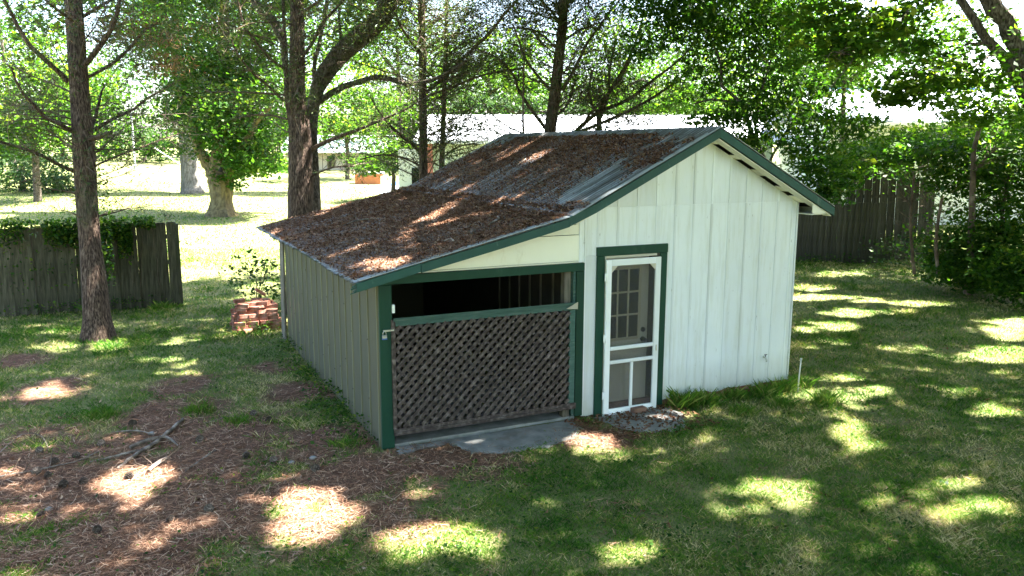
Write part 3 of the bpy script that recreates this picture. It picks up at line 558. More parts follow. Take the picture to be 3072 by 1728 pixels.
def np_mesh(name, V, F, mat, parent=None, tint=None, attr='tint', smooth=False):
    """V (n,3) float, F (m,k) int"""
    me = bpy.data.meshes.new(name)
    V = np.asarray(V, dtype=np.float32); F = np.asarray(F, dtype=np.int32)
    m, k = F.shape
    me.vertices.add(len(V)); me.vertices.foreach_set('co', V.ravel())
    me.loops.add(m * k); me.loops.foreach_set('vertex_index', F.ravel())
    me.polygons.add(m)
    me.polygons.foreach_set('loop_start', np.arange(0, m*k, k, dtype=np.int32))
    me.polygons.foreach_set('loop_total', np.full(m, k, dtype=np.int32))
    me.update(calc_edges=True)
    if tint is not None:
        a = me.attributes.new(attr, 'FLOAT', 'POINT')
        a.data.foreach_set('value', np.asarray(tint, dtype=np.float32))
    if smooth: me.shade_smooth()
    return link(name, me, mat, parent)

def vnoise(x, y, s, seed=0):
    """Smooth value noise on arrays, 0..1."""
    x = np.asarray(x) * s; y = np.asarray(y) * s
    xi = np.floor(x).astype(np.int64); yi = np.floor(y).astype(np.int64)
    fx = x - xi; fy = y - yi
    fx = fx*fx*(3-2*fx); fy = fy*fy*(3-2*fy)
    def h(i, j):
        n = (i * 374761393 + j * 668265263 + seed * 974711) & 0x7fffffff
        n = ((n ^ (n >> 13)) * 1274126177) & 0x7fffffff
        return ((n ^ (n >> 16)) & 0xffff) / 65535.
    return (h(xi, yi)*(1-fx) + h(xi+1, yi)*fx)*(1-fy) + (h(xi, yi+1)*(1-fx) + h(xi+1, yi+1)*fx)*fy

FH = np.array([math.sin(yaw), math.cos(yaw)])
def depth(x, y): return (x - CAM.x) * FH[0] + (y - CAM.y) * FH[1]
def ter(x, y):
    """Ground height: level yard, lawn rising gently beyond the back fence."""
    x = np.asarray(x, dtype=float); y = np.asarray(y, dtype=float)
    s = depth(x, y) - 20
    z = .022 * np.where(s > 4, s, np.where(s > -4, (s+4)**2/16, 0))
    far = np.clip((depth(x, y) - 3) / 6, 0, 1)
    z = z + (vnoise(x, y, .9, 3) - .5) * .035 + (vnoise(x, y, .25, 5) - .5) * .05 * np.where((x > -1) & (x < 7) & (y > -1.5) & (y < 7), 0, 1)
    inside = (x > -.25) & (x < 6.3) & (y > -1.1) & (y < 6.1)
    return np.where(inside, np.minimum(z, .0), z) - .005
def terf(x, y): return float(ter(np.array([x]), np.array([y]))[0])

STRAW = [(-1.3, -1.1, .8), (-.4, -1.6, .6), (-2.6, -1.6, .7), (-1.9, 3.6, .5), (-3.6, 4.2, .6), (-4.2, 6.2, .5), (-3.3, .8, 1.5), (-1.7, .9, 1.25), (-.7, .5, .8), (-.45, 2.6, .55), (.5, -.75, .7), (-2.6, -.5, 1.1), (2.4, -.75, .45), (-2.0, 2.3, .8), (-.4, 4.2, .45), (-4.8, 1.8, 1.2), (-.6, -.6, .8)]
def straw_mask(x, y):
    m = np.zeros_like(x)
    for cx, cy, r in STRAW:
        m = np.maximum(m, np.exp(-(((x-cx)**2 + (y-cy)**2) / r**2) ** 1.5))
    n = vnoise(x, y, 1.7, 11) * .4 + vnoise(x, y, 5, 12) * .35 + vnoise(x, y, 14, 13) * .25
    return np.clip((m * 1.15 + (n - .5) * 2.6 * (.3 + m) - .08) * 1.35, 0, 1)

def sun_amount(gx, gy, gaps=None):
    """Sun share chosen for this spot of the yard; crown leaves are cut to match."""
    n_ = vnoise(gx, gy, 1.15, 23)*.6 + vnoise(gx, gy, 2.9, 24)*.4
    s = np.clip((n_ - .50)*2.6, 0, .62)
    jx = gx + (vnoise(gx, gy, 2.2, 21) - .5) * .35
    jy = gy + (vnoise(gx, gy, 2.2, 22) - .5) * .35
    for (cx, cy, ax, ay, bx, by, k) in (gaps or GAPS):
        det = ax*by - ay*bx
        if abs(det) < 1e-6: continue
        dx = jx - cx; dy = jy - cy
        u = (dx*by - dy*bx) / det; v = (ax*dy - ay*dx) / det
        r = np.sqrt(u*u + v*v)
        s = np.maximum(s, k * np.clip((1.25 - r) / .42, 0, 1))
    return s

def leaves(P, size, ratio=.5, flat=.6, jitter=.35, droop=0., fold=.12):
    """Leaf-sized rhombs at P; returns V, F."""
    n = len(P)
    nrm = rng.normal(size=(n, 3)); nrm[:, 2] = np.abs(nrm[:, 2]) * (1 + 2*flat) + flat * .6
    nrm /= np.linalg.norm(nrm, axis=1)[:, None]
    a = rng.normal(size=(n, 3)); a[:, 2] -= droop
    a -= nrm * (a*nrm).sum(1)[:, None]
    a /= np.linalg.norm(a, axis=1)[:, None] + 1e-9
    b = np.cross(nrm, a)
    s = size * (1 + jitter * (rng.random(n)*2-1)) * (.75 + .5*rng.random(n)**2)
    L = (a * (s*.5)[:, None]); W = (b * (s*.5*ratio)[:, None]); H = nrm * (s*fold)[:, None]
    V = np.stack([P-L, P+W-H-L*.15, P+L, P-W-H-L*.15], 1).reshape(-1, 3)
    F = np.arange(4*n).reshape(n, 4)
    return V, F

def blob_points(c, r, n, clump=30, spread=.2):
    c = np.array(c); r = np.array(r)
    m = max(3, int(n / clump))
    d = rng.normal(size=(m, 3)); d /= np.linalg.norm(d, axis=1)[:, None]
    q = d * (rng.random(m) ** .42)[:, None]
    idx = rng.integers(0, m, n)
    wgt = .6 + .8 * rng.random(m)
    off = rng.normal(size=(n, 3)) * spread * wgt[idx][:, None]
    off[:, 2] *= .5
    p = (q[idx] + off) * r + c
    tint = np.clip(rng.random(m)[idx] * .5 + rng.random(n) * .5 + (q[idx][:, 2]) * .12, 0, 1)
    return p, tint
# ------------------------------------------------------------ ground
def axis(lo, a, b, hi, fine, g=1.16):
    c = list(np.arange(a, b + 1e-6, fine))
    st = fine; x = c[-1]; r = []
    while x < hi: st *= g; x += st; r.append(x)
    st = fine; x = c[0]; l = []
    while x > lo: st *= g; x -= st; l.append(x)
    return np.array(l[::-1] + c + r)
gx_ = axis(-260, -7, 21, 320, .16); gy_ = axis(-90, -6.5, 13, 360, .16)
GX, GY = np.meshgrid(gx_, gy_)
GZ = ter(GX.ravel(), GY.ravel())
nx, ny = len(gx_), len(gy_)
ii = np.arange(nx-1)[None, :] + nx * np.arange(ny-1)[:, None]
ii = ii.ravel()
gm = np_mesh('ground', np.stack([GX.ravel(), GY.ravel(), GZ], 1), np.stack([ii, ii+1, ii+nx+1, ii+nx], 1), M['ground'],
             tint=straw_mask(GX.ravel(), GY.ravel()), attr='straw', smooth=True)
tag(gm, 'grass yard with reddish pine straw to the left and a lawn rising behind', None, None, 'structure')

# driveway
dv = []
for (x, y) in [(11.0, 41.6), (12.3, 37.0), (14.6, 33.5), (20, 35), (24, 42), (21, 50), (16.8, 48.5), (13.2, 45.0)]:
    dv.append((x, y))
def inside_poly(px, py, poly):
    c = False
    for i in range(len(poly)):
        (xa, ya), (xb, yb) = poly[i], poly[i-1]
        if (ya > py) != (yb > py) and px < (xb-xa)*(py-ya)/(yb-ya)+xa: c = not c
    return c
mb = MB()
g0 = .35
for i in range(38):
    for j in range(50):
        xa, ya = 10.8 + i*g0, 33.2 + j*g0
        if inside_poly(xa+g0/2, ya+g0/2, dv):
            n = len(mb.v)
            mb.v += [(x, y, terf(x, y)+.035) for x, y in ((xa, ya), (xa+g0, ya), (xa+g0, ya+g0), (xa, ya+g0))]
            mb.f.append((n, n+1, n+2, n+3))
tag(mb.build('driveway', M['asphalt']), 'grey driveway beside the pale metal building', None, None, 'structure')

# concrete pads in front of the shed
def slab(name, outline, z0, z1, label):
    pts = []
    k = len(outline)
    for i in range(k):
        a = Vector(outline[i]); b = Vector(outline[(i+1) % k])
        for j in range(6):
            q = a.lerp(b, j/6)
            o = .0 if a.y > -.2 and b.y > -.2 else .075
            pts.append((q.x + (random.random()-.5)*o, q.y + (random.random()-.5)*o))
    mb = MB(); k = len(pts)
    cx = sum(p[0] for p in pts)/k; cy = sum(p[1] for p in pts)/k
    mb.v = [(x, y, z0) for x, y in pts] + [(x, y, z1-.012) for x, y in pts] + [(cx+(x-cx)*.975, cy+(y-cy)*.95, z1) for x, y in pts]
    mb.f = [(i, (i+1) % k, (i+1) % k+k, i+k) for i in range(k)] + [(i+k, (i+1) % k+k, (i+1) % k+2*k, i+2*k) for i in range(k)] + [tuple(range(2*k, 3*k))]
    o = mb.build(name, M['concrete'])
    return tag(o, label, None, None, 'structure')
slab('concrete_path', [(.14, -.20), (.75, -.13), (.86, -.52), (1.25, -.66), (1.68, -.72), (2.1, -.6), (2.36, -.42), (2.46, -.02), (.14, -.02)], -.12, .012, 'concrete apron in front of the lattice gate')
slab('concrete_path', [(2.72, -.06), (2.78, -.42), (3.0, -.75), (3.3, -.9), (3.6, -.8), (3.82, -.5), (3.86, -.2), (3.80, -.05)], -.12, .006, 'cracked concrete pad before the screen door')

# ------------------------------------------------------------ shed
shed = empty('shed', (3.0, 2.9, 0), 'white board and batten shed with green trim, leafy metal roof and lattice gate', 'shed')
def part(name, mb, mat, parent=None, bevel=0, smooth=False):
    return mb.build(name, M[mat], parent or shed, smooth, bevel)

XR, ZR = 4.345, 3.618
def roof_l(x): return 1.995 + (x + .25) * .2332 if x < 2.25 else 2.578 + (x - 2.25) * (ZR - 2.578) / (XR - 2.25)
def roof_r(x): return ZR - (x - XR) * .513
def under(x): return (roof_l(x) if x < XR else roof_r(x)) - .13
YB = 5.79
# floor, plinth
part('floor_slab', MB().box(.05, 2.49, .03, 5.7, -.1, .03), 'concrete')
fnd = part('foundation', MB().box(2.6, 5.97, .035, 5.7, -.15, .12), 'brickdark')
# plinth bricks seen below the right-hand siding
me_b = MB().box(-.098, .098, -.02, .02, -.028, .028).mesh('brick'); me_b.materials.append(M['brick'])
for k in range(11):
    for j in range(2):
        inst('brick', me_b, (3.95 + k*.2 + (j % 2)*.1, .012 + random.random()*.01, .0 + j*.065), (0, 0, (random.random()-.5)*.06), fnd)

def panel_top(x0, x1, f, n=6):
    return [(x, f(x)) for x in np.linspace(x1, x0, n)]
# sheets of siding on the gable front
def sheet(x0, x1, z0, z1=None, mat='white', y0=0.0, y1=.016):
    if z1 is None:
        xs = sorted({x0, x1} | ({XR} if x0 < XR < x1 else set()) | ({2.25} if x0 < 2.25 < x1 else set()))
        top = [(x, under(x)) for x in xs[::-1]]
    else: top = [(x1, z1), (x0, z1)]
    # z0 may be a ragged bottom edge
    if callable(z0):
        bot = [(x, z0(x)) for x in np.linspace(x0, x1, 24)]
    else: bot = [(x0, z0), (x1, z0)]
    return part('siding_panel', MB().prism_y(bot + top, y0, y1), mat)
rag = lambda x: .075 + .018*math.sin(x*3.1) + .014*math.sin(x*11.7) + (random.random()-.5)*.018
sheet(2.577, 2.87, lambda x: .02 + (random.random()-.5)*.02, 2.06)
part('siding_panel', MB().prism_y([(2.577, 2.063), (3.628, 2.063), (3.628, 2.65), (2.662, 2.65), (2.577, under(2.577))], 0, .016), 'white')
sheet(3.66, 3.688, .06, 2.06)
sheet(3.69, 4.79, rag, 2.65)
sheet(3.631, 3.689, 2.063, 2.65)
part('siding_panel', MB().prism_y([(x, rag(x)) for x in np.linspace(4.794, 6.0, 24)] + [(6.0, under(6.0)-.002), (5.965, 2.65), (4.794, 2.65)], 0, .016), 'white')
part('siding_panel', MB().prism_y([(2.667, 2.6515), (3.628, 2.6515), (3.628, under(3.628))], 0, .016), 'white')
sheet(3.631, 4.79, 2.6515)
part('siding_panel', MB().prism_y([(4.794, 2.6515), (5.962, 2.6515), (4.794, under(4.794))], 0, .016), 'white')
for x in (2.767, 3.055, 3.343, 3.631, 3.92, 4.211, 4.503, 4.791, 5.08, 5.361, 5.643, 5.91):
    w = .015
    z0 = 2.175 if x < 3.8 and x > 2.8 else (.05 if x < 2.8 else .085)
    top = min(under(x-w), under(x+w))
    jog = (random.random()-.5)*.006
    part('batten', MB().prism_y([(x-w+jog, z0), (x+w+jog, z0), (x+w, min(top, 2.648)), (x-w, min(top, 2.648))], -.006, -.0005), 'white')
    if top > 2.67: part('batten', MB().prism_y([(x-w, 2.656), (x+w, 2.656), (x+w, top), (x-w, top)], -.009, -.0005), 'white')
part('batten', MB().prism_y([(2.574, .03), (2.594, .03), (2.594, under(2.58)), (2.574, under(2.58))], -.012, -.0005), 'white')
part('corner_board', MB().box(5.985, 6.012, -.014, .05, .09, 2.64), 'white')
# cream boards above the lattice gate
for z0, z1 in ((1.99, 2.006), (2.012, 2.325), (2.333, 9)):
    xs = [x for x in np.linspace(-.1, 2.5, 14)]
    poly_b = []; poly_t = []
    for x in xs:
        tz = min(z1, under(x))
        if tz > z0 + .002:
            poly_b.append((x, z0)); poly_t.append((x, tz))
    if len(poly_b) > 1: part('gable_board', MB().prism_y(poly_b + poly_t[::-1], -.004 if z1 < 3 else .004, .02), 'cream')
part('gable_board', MB().prism_y([(2.503, 1.99), (2.572, 1.99), (2.572, under(2.572)), (2.503, under(2.503))], -.006, .02), 'white')
# green trim of the gateway
part('header_trim', MB().prism_y([(-.02, 1.885), (2.573, 1.887), (2.573, 1.985), (.1, 1.985), (-.02, under(-.02)+.02)], -.03, .0), 'green', bevel=.003)
part('corner_post', MB().box(-.018, .125, -.028, .012, .01, 1.884), 'green', bevel=.004)
part('trim_board', MB().box(2.462, 2.573, -.028, .0, .045, 1.884), 'green', bevel=.003)
part('jamb', MB().box(2.425, 2.459, -.012, .1, .05, 1.884), 'greenwood')
part('gate_post', MB().box(.03, .12, .014, .11, .03, 1.88), 'oldwood')
part('gate_post', MB().box(2.33, 2.42, .04, .13, .03, 1.88), 'oldwood')
part('header_beam', MB().box(0.02, 2.5, .022, .11, 1.9, 2.04), 'oldwood')
# left wall with battens
part('side_wall', MB().quadbox([(0, .03, -.06), (.03, .03, -.06), (.03, YB, -.06), (0, YB, -.06), (0, .03, 1.93), (.03, .03, 1.93), (.03, YB, 1.93), (0, YB, 1.93)]), 'siding')
ribs = [5.70, 5.36, 5.02, 4.66, 4.3, 3.95, 3.6, 3.26, 2.91, 2.56, 2.2, 1.88, 1.57, 1.24, .86, .49, .12]
scr = MB().sphere((0, 0, 0), .009, 6, 3).mesh('screw'); scr.materials.append(M['darkmetal'])
for y in ribs:
    mb = MB(); ph = random.random()*6
    zz = np.linspace(-.04, 1.9, 9)
    for a, b in zip(zz[:-1], zz[1:]):
        ya = y + .006*math.sin(a*2.3+ph); yb_ = y + .006*math.sin(b*2.3+ph)
        mb.quadbox([(-.014, ya-.011, a), (0.002, ya-.017, a), (0.002, ya+.017, a), (-.014, ya+.011, a), (-.014, yb_-.011, b), (0.002, yb_-.017, b), (0.002, yb_+.017, b), (-.014, yb_+.011, b)])
    rb = part('batten', mb, 'sidingrib')
    for z in (.35 + random.random()*.4, 1.05 + random.random()*.5):
        if random.random() < .75: inst('screw', scr, (-.015, y + .01, z), (0, 0, 0), rb)
# back, right and inner walls
part('back_wall', MB().prism_y([(.03, -.05), (6.0, -.05), (6.0, under(6)), (XR, under(XR)), (2.25, under(2.25)), (.03, under(.03))], YB, YB+.02), 'siding')
part('side_wall', MB().box(5.985, 6.0, .05, YB, .05, 2.6), 'white')
pw = part('inner_wall', MB().box(2.508, 2.53, .12, YB-.02, .0, 2.42), 'dark')  # inner wall and its battens toned dark to stand in for interior shade
for yb in (.33, .63, .97, 1.30, 1.63, 1.95, 2.3): part('batten', MB().box(2.488, 2.507, yb, yb+.028, .02, 2.4), 'oldwood', pw)
# roof underside, with a deck added to keep it dark, and framing
def sloped(xa, xb, y0, y1, za, zb, th):
    return MB().quadbox([(xa, y0, za-th), (xb, y0, zb-th), (xb, y1, zb-th), (xa, y1, za-th), (xa, y0, za), (xb, y0, zb), (xb, y1, zb), (xa, y1, za)])
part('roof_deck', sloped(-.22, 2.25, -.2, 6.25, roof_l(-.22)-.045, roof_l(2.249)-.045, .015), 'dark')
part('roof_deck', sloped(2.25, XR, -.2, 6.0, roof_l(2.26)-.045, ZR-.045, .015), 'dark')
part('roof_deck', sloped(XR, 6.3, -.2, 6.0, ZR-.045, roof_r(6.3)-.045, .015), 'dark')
for k in range(7):
    y = .1 + k*.93
    part('rafter', sloped(-.2, 2.25, y, y+.045, roof_l(-.2)-.062, roof_l(2.249)-.062, .07), 'oldwood')
# corrugated sheets
PITCH, AMP = .072, .015
def corr(xa, za, xb, zb, y0, y1, lift=0., ragged=0.):
    n = int((y1 - y0) / PITCH * 6)
    ys = np.linspace(y0, y1, n+1)
    w = np.cos((ys) / PITCH * 2*math.pi) * AMP
    d = np.array([xb-xa, zb-za]); d /= np.linalg.norm(d); nrm = np.array([-d[1], d[0]])
    S_ = 5
    V = []
    rr = rng.random(n+1) * ragged
    lrow = rng.random() * ragged * 1.2
    for s in range(S_+1):
        t = s / S_
        x = xa + (xb-xa)*t; z = za + (zb-za)*t
        e = (rr + lrow) * (1-t)**6
        sag = (rng.random()-.5)*.006
        V.append(np.stack([x + nrm[0]*(w+lift) - d[0]*e, ys, z + nrm[1]*(w+lift) - d[1]*e + sag], 1))
    V = np.concatenate(V)
    i = (np.arange(n)[None, :] + (n+1)*np.arange(S_)[:, None]).ravel()
    F = np.stack([i, i+1, i+n+2, i+n+1], 1)
    o = np_mesh('roof_sheet', V, F, M['roof'], shed, smooth=True)
    md = o.modifiers.new('thick', 'SOLIDIFY'); md.thickness = .0012
    return o
y = -.27; k = 0
while y < 6.25:
    e = min(y + .70, 6.33)
    corr(-.30, roof_l(-.25)-.012, 2.30, roof_l(2.249)+.004, y, e, (k % 2)*.004, .05)
    if y < 5.95: corr(2.20, roof_l(2.2501)-.012, XR-.01, ZR-.005, y, min(e, 6.05), .004+(k % 2)*.004, .02)
    if y < 5.95: corr(6.37, roof_r(6.37), XR+.01, ZR-.005, y, min(e, 6.05), (k % 2)*.004, .03)
    y += .64; k += 1
# ridge cap
mb = MB()
for s, f in ((-1, lambda x: roof_l(x)), (1, lambda x: roof_r(x))):
    xe = XR + s*.17
    mb.quadbox([(XR, -.275, ZR+.016), (xe, -.275, f(xe)+.013), (xe, 6.07, f(xe)+.013), (XR, 6.07, ZR+.016), (XR, -.275, ZR+.022), (xe, -.275, f(xe)+.017), (xe, 6.07, f(xe)+.017), (XR, 6.07, ZR+.022)])
part('ridge_cap', mb, 'roof')
# barge boards
def barge(pts, w, mat, y0=-.30, y1=-.272, n=10):
    mb = MB()
    P = [Vector((x, 0, z)) for x, z in pts]
    mb.v = []
    up_ = [(x, y0, z-.008) for x, z in pts] + [(x, y0, z-w) for x, z in pts]
    m = len(pts)
    mb.v = up_ + [(x, y1, z) for x, _, z in up_]
    for i in range(m-1):
        mb.f += [(i, i+m, i+m+1, i+1), (2*m+i, 2*m+i+1, 3*m+i+1, 3*m+i), (i, i+1, 2*m+i+1, 2*m+i), (m+i, 3*m+i, 3*m+i+1, m+i+1)]
    mb.f += [(0, 2*m, 3*m, m), (m-1, 2*m-1, 4*m-1, 3*m-1)]
    return part('barge_board', mb, mat)
xs = np.linspace(.38, 2.2, 9)
barge([(x, roof_l(x) - .006*math.sin((x-.4)*1.7)) for x in xs], .105, 'teal')
xs = np.linspace(-.33, .37, 5)
barge([(x, roof_l(x) + .002*i) for i, x in enumerate(xs)], .10, 'teal', -.306, -.273)
xs = np.linspace(2.19, XR, 7)
barge([(x, roof_l(max(x, 2.2501))) for x in xs], .115, 'teal', -.303, -.274)
xs = np.linspace(XR+.002, 6.385, 8)
barge([(x, roof_r(x)) for x in xs], .115, 'teal', -.303, -.274)
# splintered end of the lower barge board
for k in range(7):
    zc = roof_l(-.33) - .02 - k*.013
    part('splinter', MB().bar((-.325, -.289+random.random()*.01, zc), (-.36-random.random()*.07, -.29, zc-.012-random.random()*.01), .012, .008), 'teal')
# metal edge strip over the boards
for (xa, xb, f) in ((-.3, 2.2, roof_l), (2.24, XR, lambda x: roof_l(max(x, 2.2501))), (6.38, XR, roof_r)):
    za, zb = f(xa)+.016, f(xb)+.016
    if xa > xb: pass
    part('edge_flashing', MB().quadbox([(xa, -.308, za-.006), (xb, -.308, zb-.006), (xb, -.20, zb-.004), (xa, -.20, za-.004), (xa, -.308, za), (xb, -.308, zb), (xb, -.20, zb+.002), (xa, -.20, za+.002)]), 'metalcap')
# soffit strips under the right overhang, leaving vent slots
xs = [(4.36, 4.46), (4.75, 4.84), (5.12, 5.26), (5.56, 5.68), (5.82, 5.99)]
xprev = 4.36
part('soffit', sloped(4.35, 6.36, -.27, -.13, roof_r(4.35)-.125, roof_r(6.36)-.125, .012), 'cream')
for a, b in xs: part('lookout', sloped(a, b, -.129, -.002, roof_r(a)-.126, roof_r(b)-.126, .013), 'cream')
part('fascia', MB().prism_y([(6.02, roof_r(6.02)-.135), (6.02, 2.50), (6.10, 2.485), (6.35, 2.485), (6.36, roof_r(6.36)-.105)][::-1], -.262, -.25), 'cream')
part('soffit', MB().box(6.01, 6.35, -.249, 6.0, 2.475, 2.487), 'cream')
part('fascia', MB().box(6.352, 6.364, -.27, 6.0, 2.475, 2.57), 'cream')
part('soffit', sloped(2.3, 4.33, -.27, -.002, roof_l(2.31)-.118, roof_l(4.33)-.118, .012), 'cream')
part('fascia', MB().box(-.235, -.215, -.26, 6.2, 1.885, 1.955), 'green')

# lattice gate -------------------------------------------------
gate = part('gate', MB().box(.155, 2.44, -.052, -.016, 1.418, 1.495), 'greenwood')
part('top_rail', MB().box(.13, 2.45, -.066, -.0535, 1.478, 1.512), 'greenwood', gate)
part('bottom_rail', MB().box(.115, 2.455, -.052, -.016, .158, .235), 'lattice', gate)
part('bottom_rail', MB().box(.12, 2.45, -.066, -.0535, .16, .198), 'lattice', gate)
part('stile', MB().box(.108, .152, -.05, -.018, .238, 1.492), 'lattice', gate)
part('stile', MB().box(2.362, 2.44, -.05, -.018, .238, 1.415), 'greenwood', gate)
part('bracket', MB().prism_y([(2.30, 1.44), (2.46, 1.425), (2.462, 1.515), (2.43, 1.50)], -.07, -.0665), 'steel', gate)
part('bracket', MB().prism_y([(2.25, .17), (2.455, .165), (2.455, .235), (2.42, .235)], -.07, -.0665), 'lattice', gate)
def slat_clip(c, s, x0, x1, z0, z1):
    # line z = s*(x) + c clipped to the frame
    pts = []
    for x in (x0, x1):
        z = s*x + c
        if z0 <= z <= z1: pts.append((x, z))
    for z in (z0, z1):
        x = (z-c)/s
        if x0 < x < x1: pts.append((x, z))
    pts = sorted(set((round(a, 4), round(b, 4)) for a, b in pts))
    return (pts[0], pts[-1]) if len(pts) > 1 else None
for s, y0, sw in ((1.0, -.050, .041), (-1.0, -.028, .034)):
    c = .24 - 2.4*1 if s > 0 else .24 + .15
    lo, hi = (.24 - 2.36, 1.41 - .155) if s > 0 else (.24 + .155, 1.41 + 2.36)
    c = lo + .05
    while c < hi:
        q = slat_clip(c, s, .155, 2.36, .24, 1.415)
        if q and (q[1][0]-q[0][0]) > .03:
            (xa, za), (xb, zb) = q
            j = (random.random()-.5)*.008
            part('slat', MB().bar((xa, y0, za+j), (xb, y0, zb-j), sw + random.random()*.004, .011, (0, 1, 0)), 'lattice', gate)
        c += .109 + (random.random()-.5)*.006
part('latch_plate', MB().box(.015, .135, -.058, -.03, 1.372, 1.388), 'steel', gate)
part('switch_box', MB().box(.127, .165, -.01, .03, 1.56, 1.655), 'trimwhite', bevel=.004)
pl = empty('padlock', (.03, -.06, 1.30), 'small silver and blue padlock hanging on the lattice gate latch', 'padlock')
MB().box(-.002, .05, -.075, -.05, 1.30, 1.335).build('body', M['steel'], pl, bevel=.004)
MB().box(-.004, .052, -.077, -.048, 1.285, 1.299).build('cap', M['bluecap'], pl, bevel=.003)
MB().tube([(.006, -.062, 1.33, .004), (.006, -.062, 1.36, .004), (.014, -.062, 1.374, .004), (.03, -.062, 1.376, .004), (.041, -.062, 1.36, .004), (.041, -.062, 1.33, .004)], 6).build('shackle', M['steel'], pl, smooth=True)

# doorway --------------------------------------------------------
part('door_trim', MB().box(2.752, 2.862, -.03, .0, -.01, 2.05), 'green', bevel=.003)
part('door_trim', MB().box(3.69, 3.80, -.03, .0, .02, 2.05), 'green', bevel=.003)
part('door_trim', MB().box(2.748, 3.806, -.032, .0, 2.052, 2.165), 'green', bevel=.003)
part('jamb', MB().box(2.865, 2.888, -.02, .15, 0, 2.048), 'doorgrey')
part('jamb', MB().box(3.645, 3.687, -.02, .15, 0, 2.048), 'dark')
part('jamb', MB().box(2.889, 3.644, -.02, .15, 2.02, 2.048), 'doorgrey')
part('threshold', MB().box(2.889, 3.644, -.01, .15, -.02, .015), 'concrete')
sd = part('screen_door', MB().box(2.866, 2.945, -.062, -.032, -.012, 2.005), 'trimwhite', bevel=.004)
part('stile', MB().box(3.605, 3.684, -.062, -.032, -.012, 2.005), 'trimwhite', sd, bevel=.004)
part('rail', MB().box(2.946, 3.604, -.062, -.032, 1.925, 2.005), 'trimwhite', sd, bevel=.003)
part('rail', MB().box(2.946, 3.604, -.062, -.032, -.012, .075), 'trimwhite', sd, bevel=.003)
part('rail', MB().box(2.946, 3.604, -.068, -.036, .845, .893), 'trimwhite', sd, bevel=.008)
part('rail', MB().box(2.946, 3.604, -.068, -.036, .668, .714), 'trimwhite', sd, bevel=.008)
part('mullion', MB().box(3.262, 3.300, -.060, -.036, .076, .667), 'trimwhite', sd, bevel=.003)
part('screen_mesh', MB().box(2.95, 3.60, -.0365, -.0355, .08, 1.92), 'screen', sd)
for xs_ in ((2.947, 3.03, 2.947), (3.603, 3.52, 3.603)):
    part('brace', MB().prism_y([(xs_[0], 1.84), (xs_[1], 1.923), (xs_[0], 1.923)] if xs_[0] > 3 else [(xs_[0], 1.84), (xs_[1], 1.923), (xs_[0], 1.923)], -.058, -.04), 'doorgrey', sd)
for z in (1.79, 1.015, .27):
    h = part('hinge', MB().box(2.838, 2.878, -.07, -.0635, z-.05, z+.05), 'trimwhite', sd, bevel=.002)
    part('pin', MB().tube([(2.864, -.072, z-.052, .006), (2.864, -.072, z+.052, .006)], 8), 'trimwhite', h, smooth=True)
part('pull', MB().box(3.635, 3.655, -.075, -.063, .78, .86), 'doorgrey', sd, bevel=.004)
ed = part('entry_door', MB().box(2.89, 3.60, .085, .125, .015, 2.02), 'doorgrey')
part('window_frame', MB().box(2.925, 2.96, .070, .084, .93, 1.885), 'tan', ed)
part('window_frame', MB().box(3.445, 3.48, .070, .084, .93, 1.885), 'tan', ed)
part('window_frame', MB().box(2.961, 3.444, .070, .084, 1.85, 1.885), 'tan', ed)
part('window_frame', MB().box(2.961, 3.444, .070, .084, .93, .965), 'tan', ed)
for i in range(3):
    for j in range(3):
        x0 = 2.962 + i*.161; z0 = .966 + j*.295
        part('pane', MB().box(x0+.001, x0+.158, .078, .0835, z0+.001, z0+.292), 'glass', ed)
for i in (1, 2): part('muntin', MB().box(2.962+i*.161-.011, 2.962+i*.161+.011, .066, .077, .966, 1.849), 'tan', ed)
for j in (1, 2): part('muntin', MB().box(2.962, 3.443, .067, .0775, .966+j*.295-.011, .966+j*.295+.011), 'tan', ed)
for z, r in ((1.044, .032), (.914, .036)):
    part('door_knob' if z < 1 else 'deadbolt', MB().tube([(3.528, .084, z, r), (3.528, .06, z, r*.95), (3.528, .055, z, r*.5), (3.528, .035 if z < 1 else .05, z, r*.5), (3.528, .03 if z < 1 else .048, z, r*.85 if z < 1 else r*.4), (3.528, .005 if z < 1 else .047, z, r*.6 if z < 1 else .01)], 12), 'darkmetal', ed, smooth=True)
for x0, x1, z0, z1 in ((2.96, 3.2, .15, .75), (3.27, 3.5, .15, .75)):
    part('door_panel', MB().box(x0, x1, .08, .0845, z0, z1), 'doorgrey', ed, bevel=.004)

# wall tap, pipe, door brick
tp = empty('garden_tap', (5.535, 0, .46), 'small white tap on the right part of the front wall', 'tap')
MB().tube([(5.535, -.002, .47, .012), (5.535, -.05, .47, .012), (5.535, -.065, .44, .014), (5.535, -.066, .415, .013)], 8).build('spout', M['pvc'], tp, smooth=True)
MB().tube([(5.535, -.04, .48, .006), (5.535, -.045, .51, .006)], 6).build('stem', M['darkmetal'], tp)
MB().tube([(5.51, -.045, .515, .005), (5.56, -.045, .515, .005)], 6).build('handle', M['darkmetal'], tp)
pp = empty('standpipe', (5.90, -.33, 0), 'thin pale upright pipe in the grass at the right corner of the shed', 'pipe')
MB().tube([(5.89, -.33, -.05, .010), (5.90, -.33, .25, .010), (5.915, -.33, .47, .010)], 8).build('pipe', M['pvc'], pp, smooth=True)
MB().tube([(5.914, -.33, .455, .014), (5.916, -.33, .49, .014)], 10).build('cap', M['pvc'], pp, smooth=False)
me_br = MB().box(-.1, .1, -.048, .048, -.029, .029).mesh('brick'); me_br.materials.append(M['brickdark'])
db = inst('brick', me_br, (3.36, -.125, .04), (0, 0, R(4)))
tag(db, 'single reddish brown brick lying against the foot of the screen door', 'brick')
md = db.modifiers.new('edge', 'BEVEL'); md.width = .005

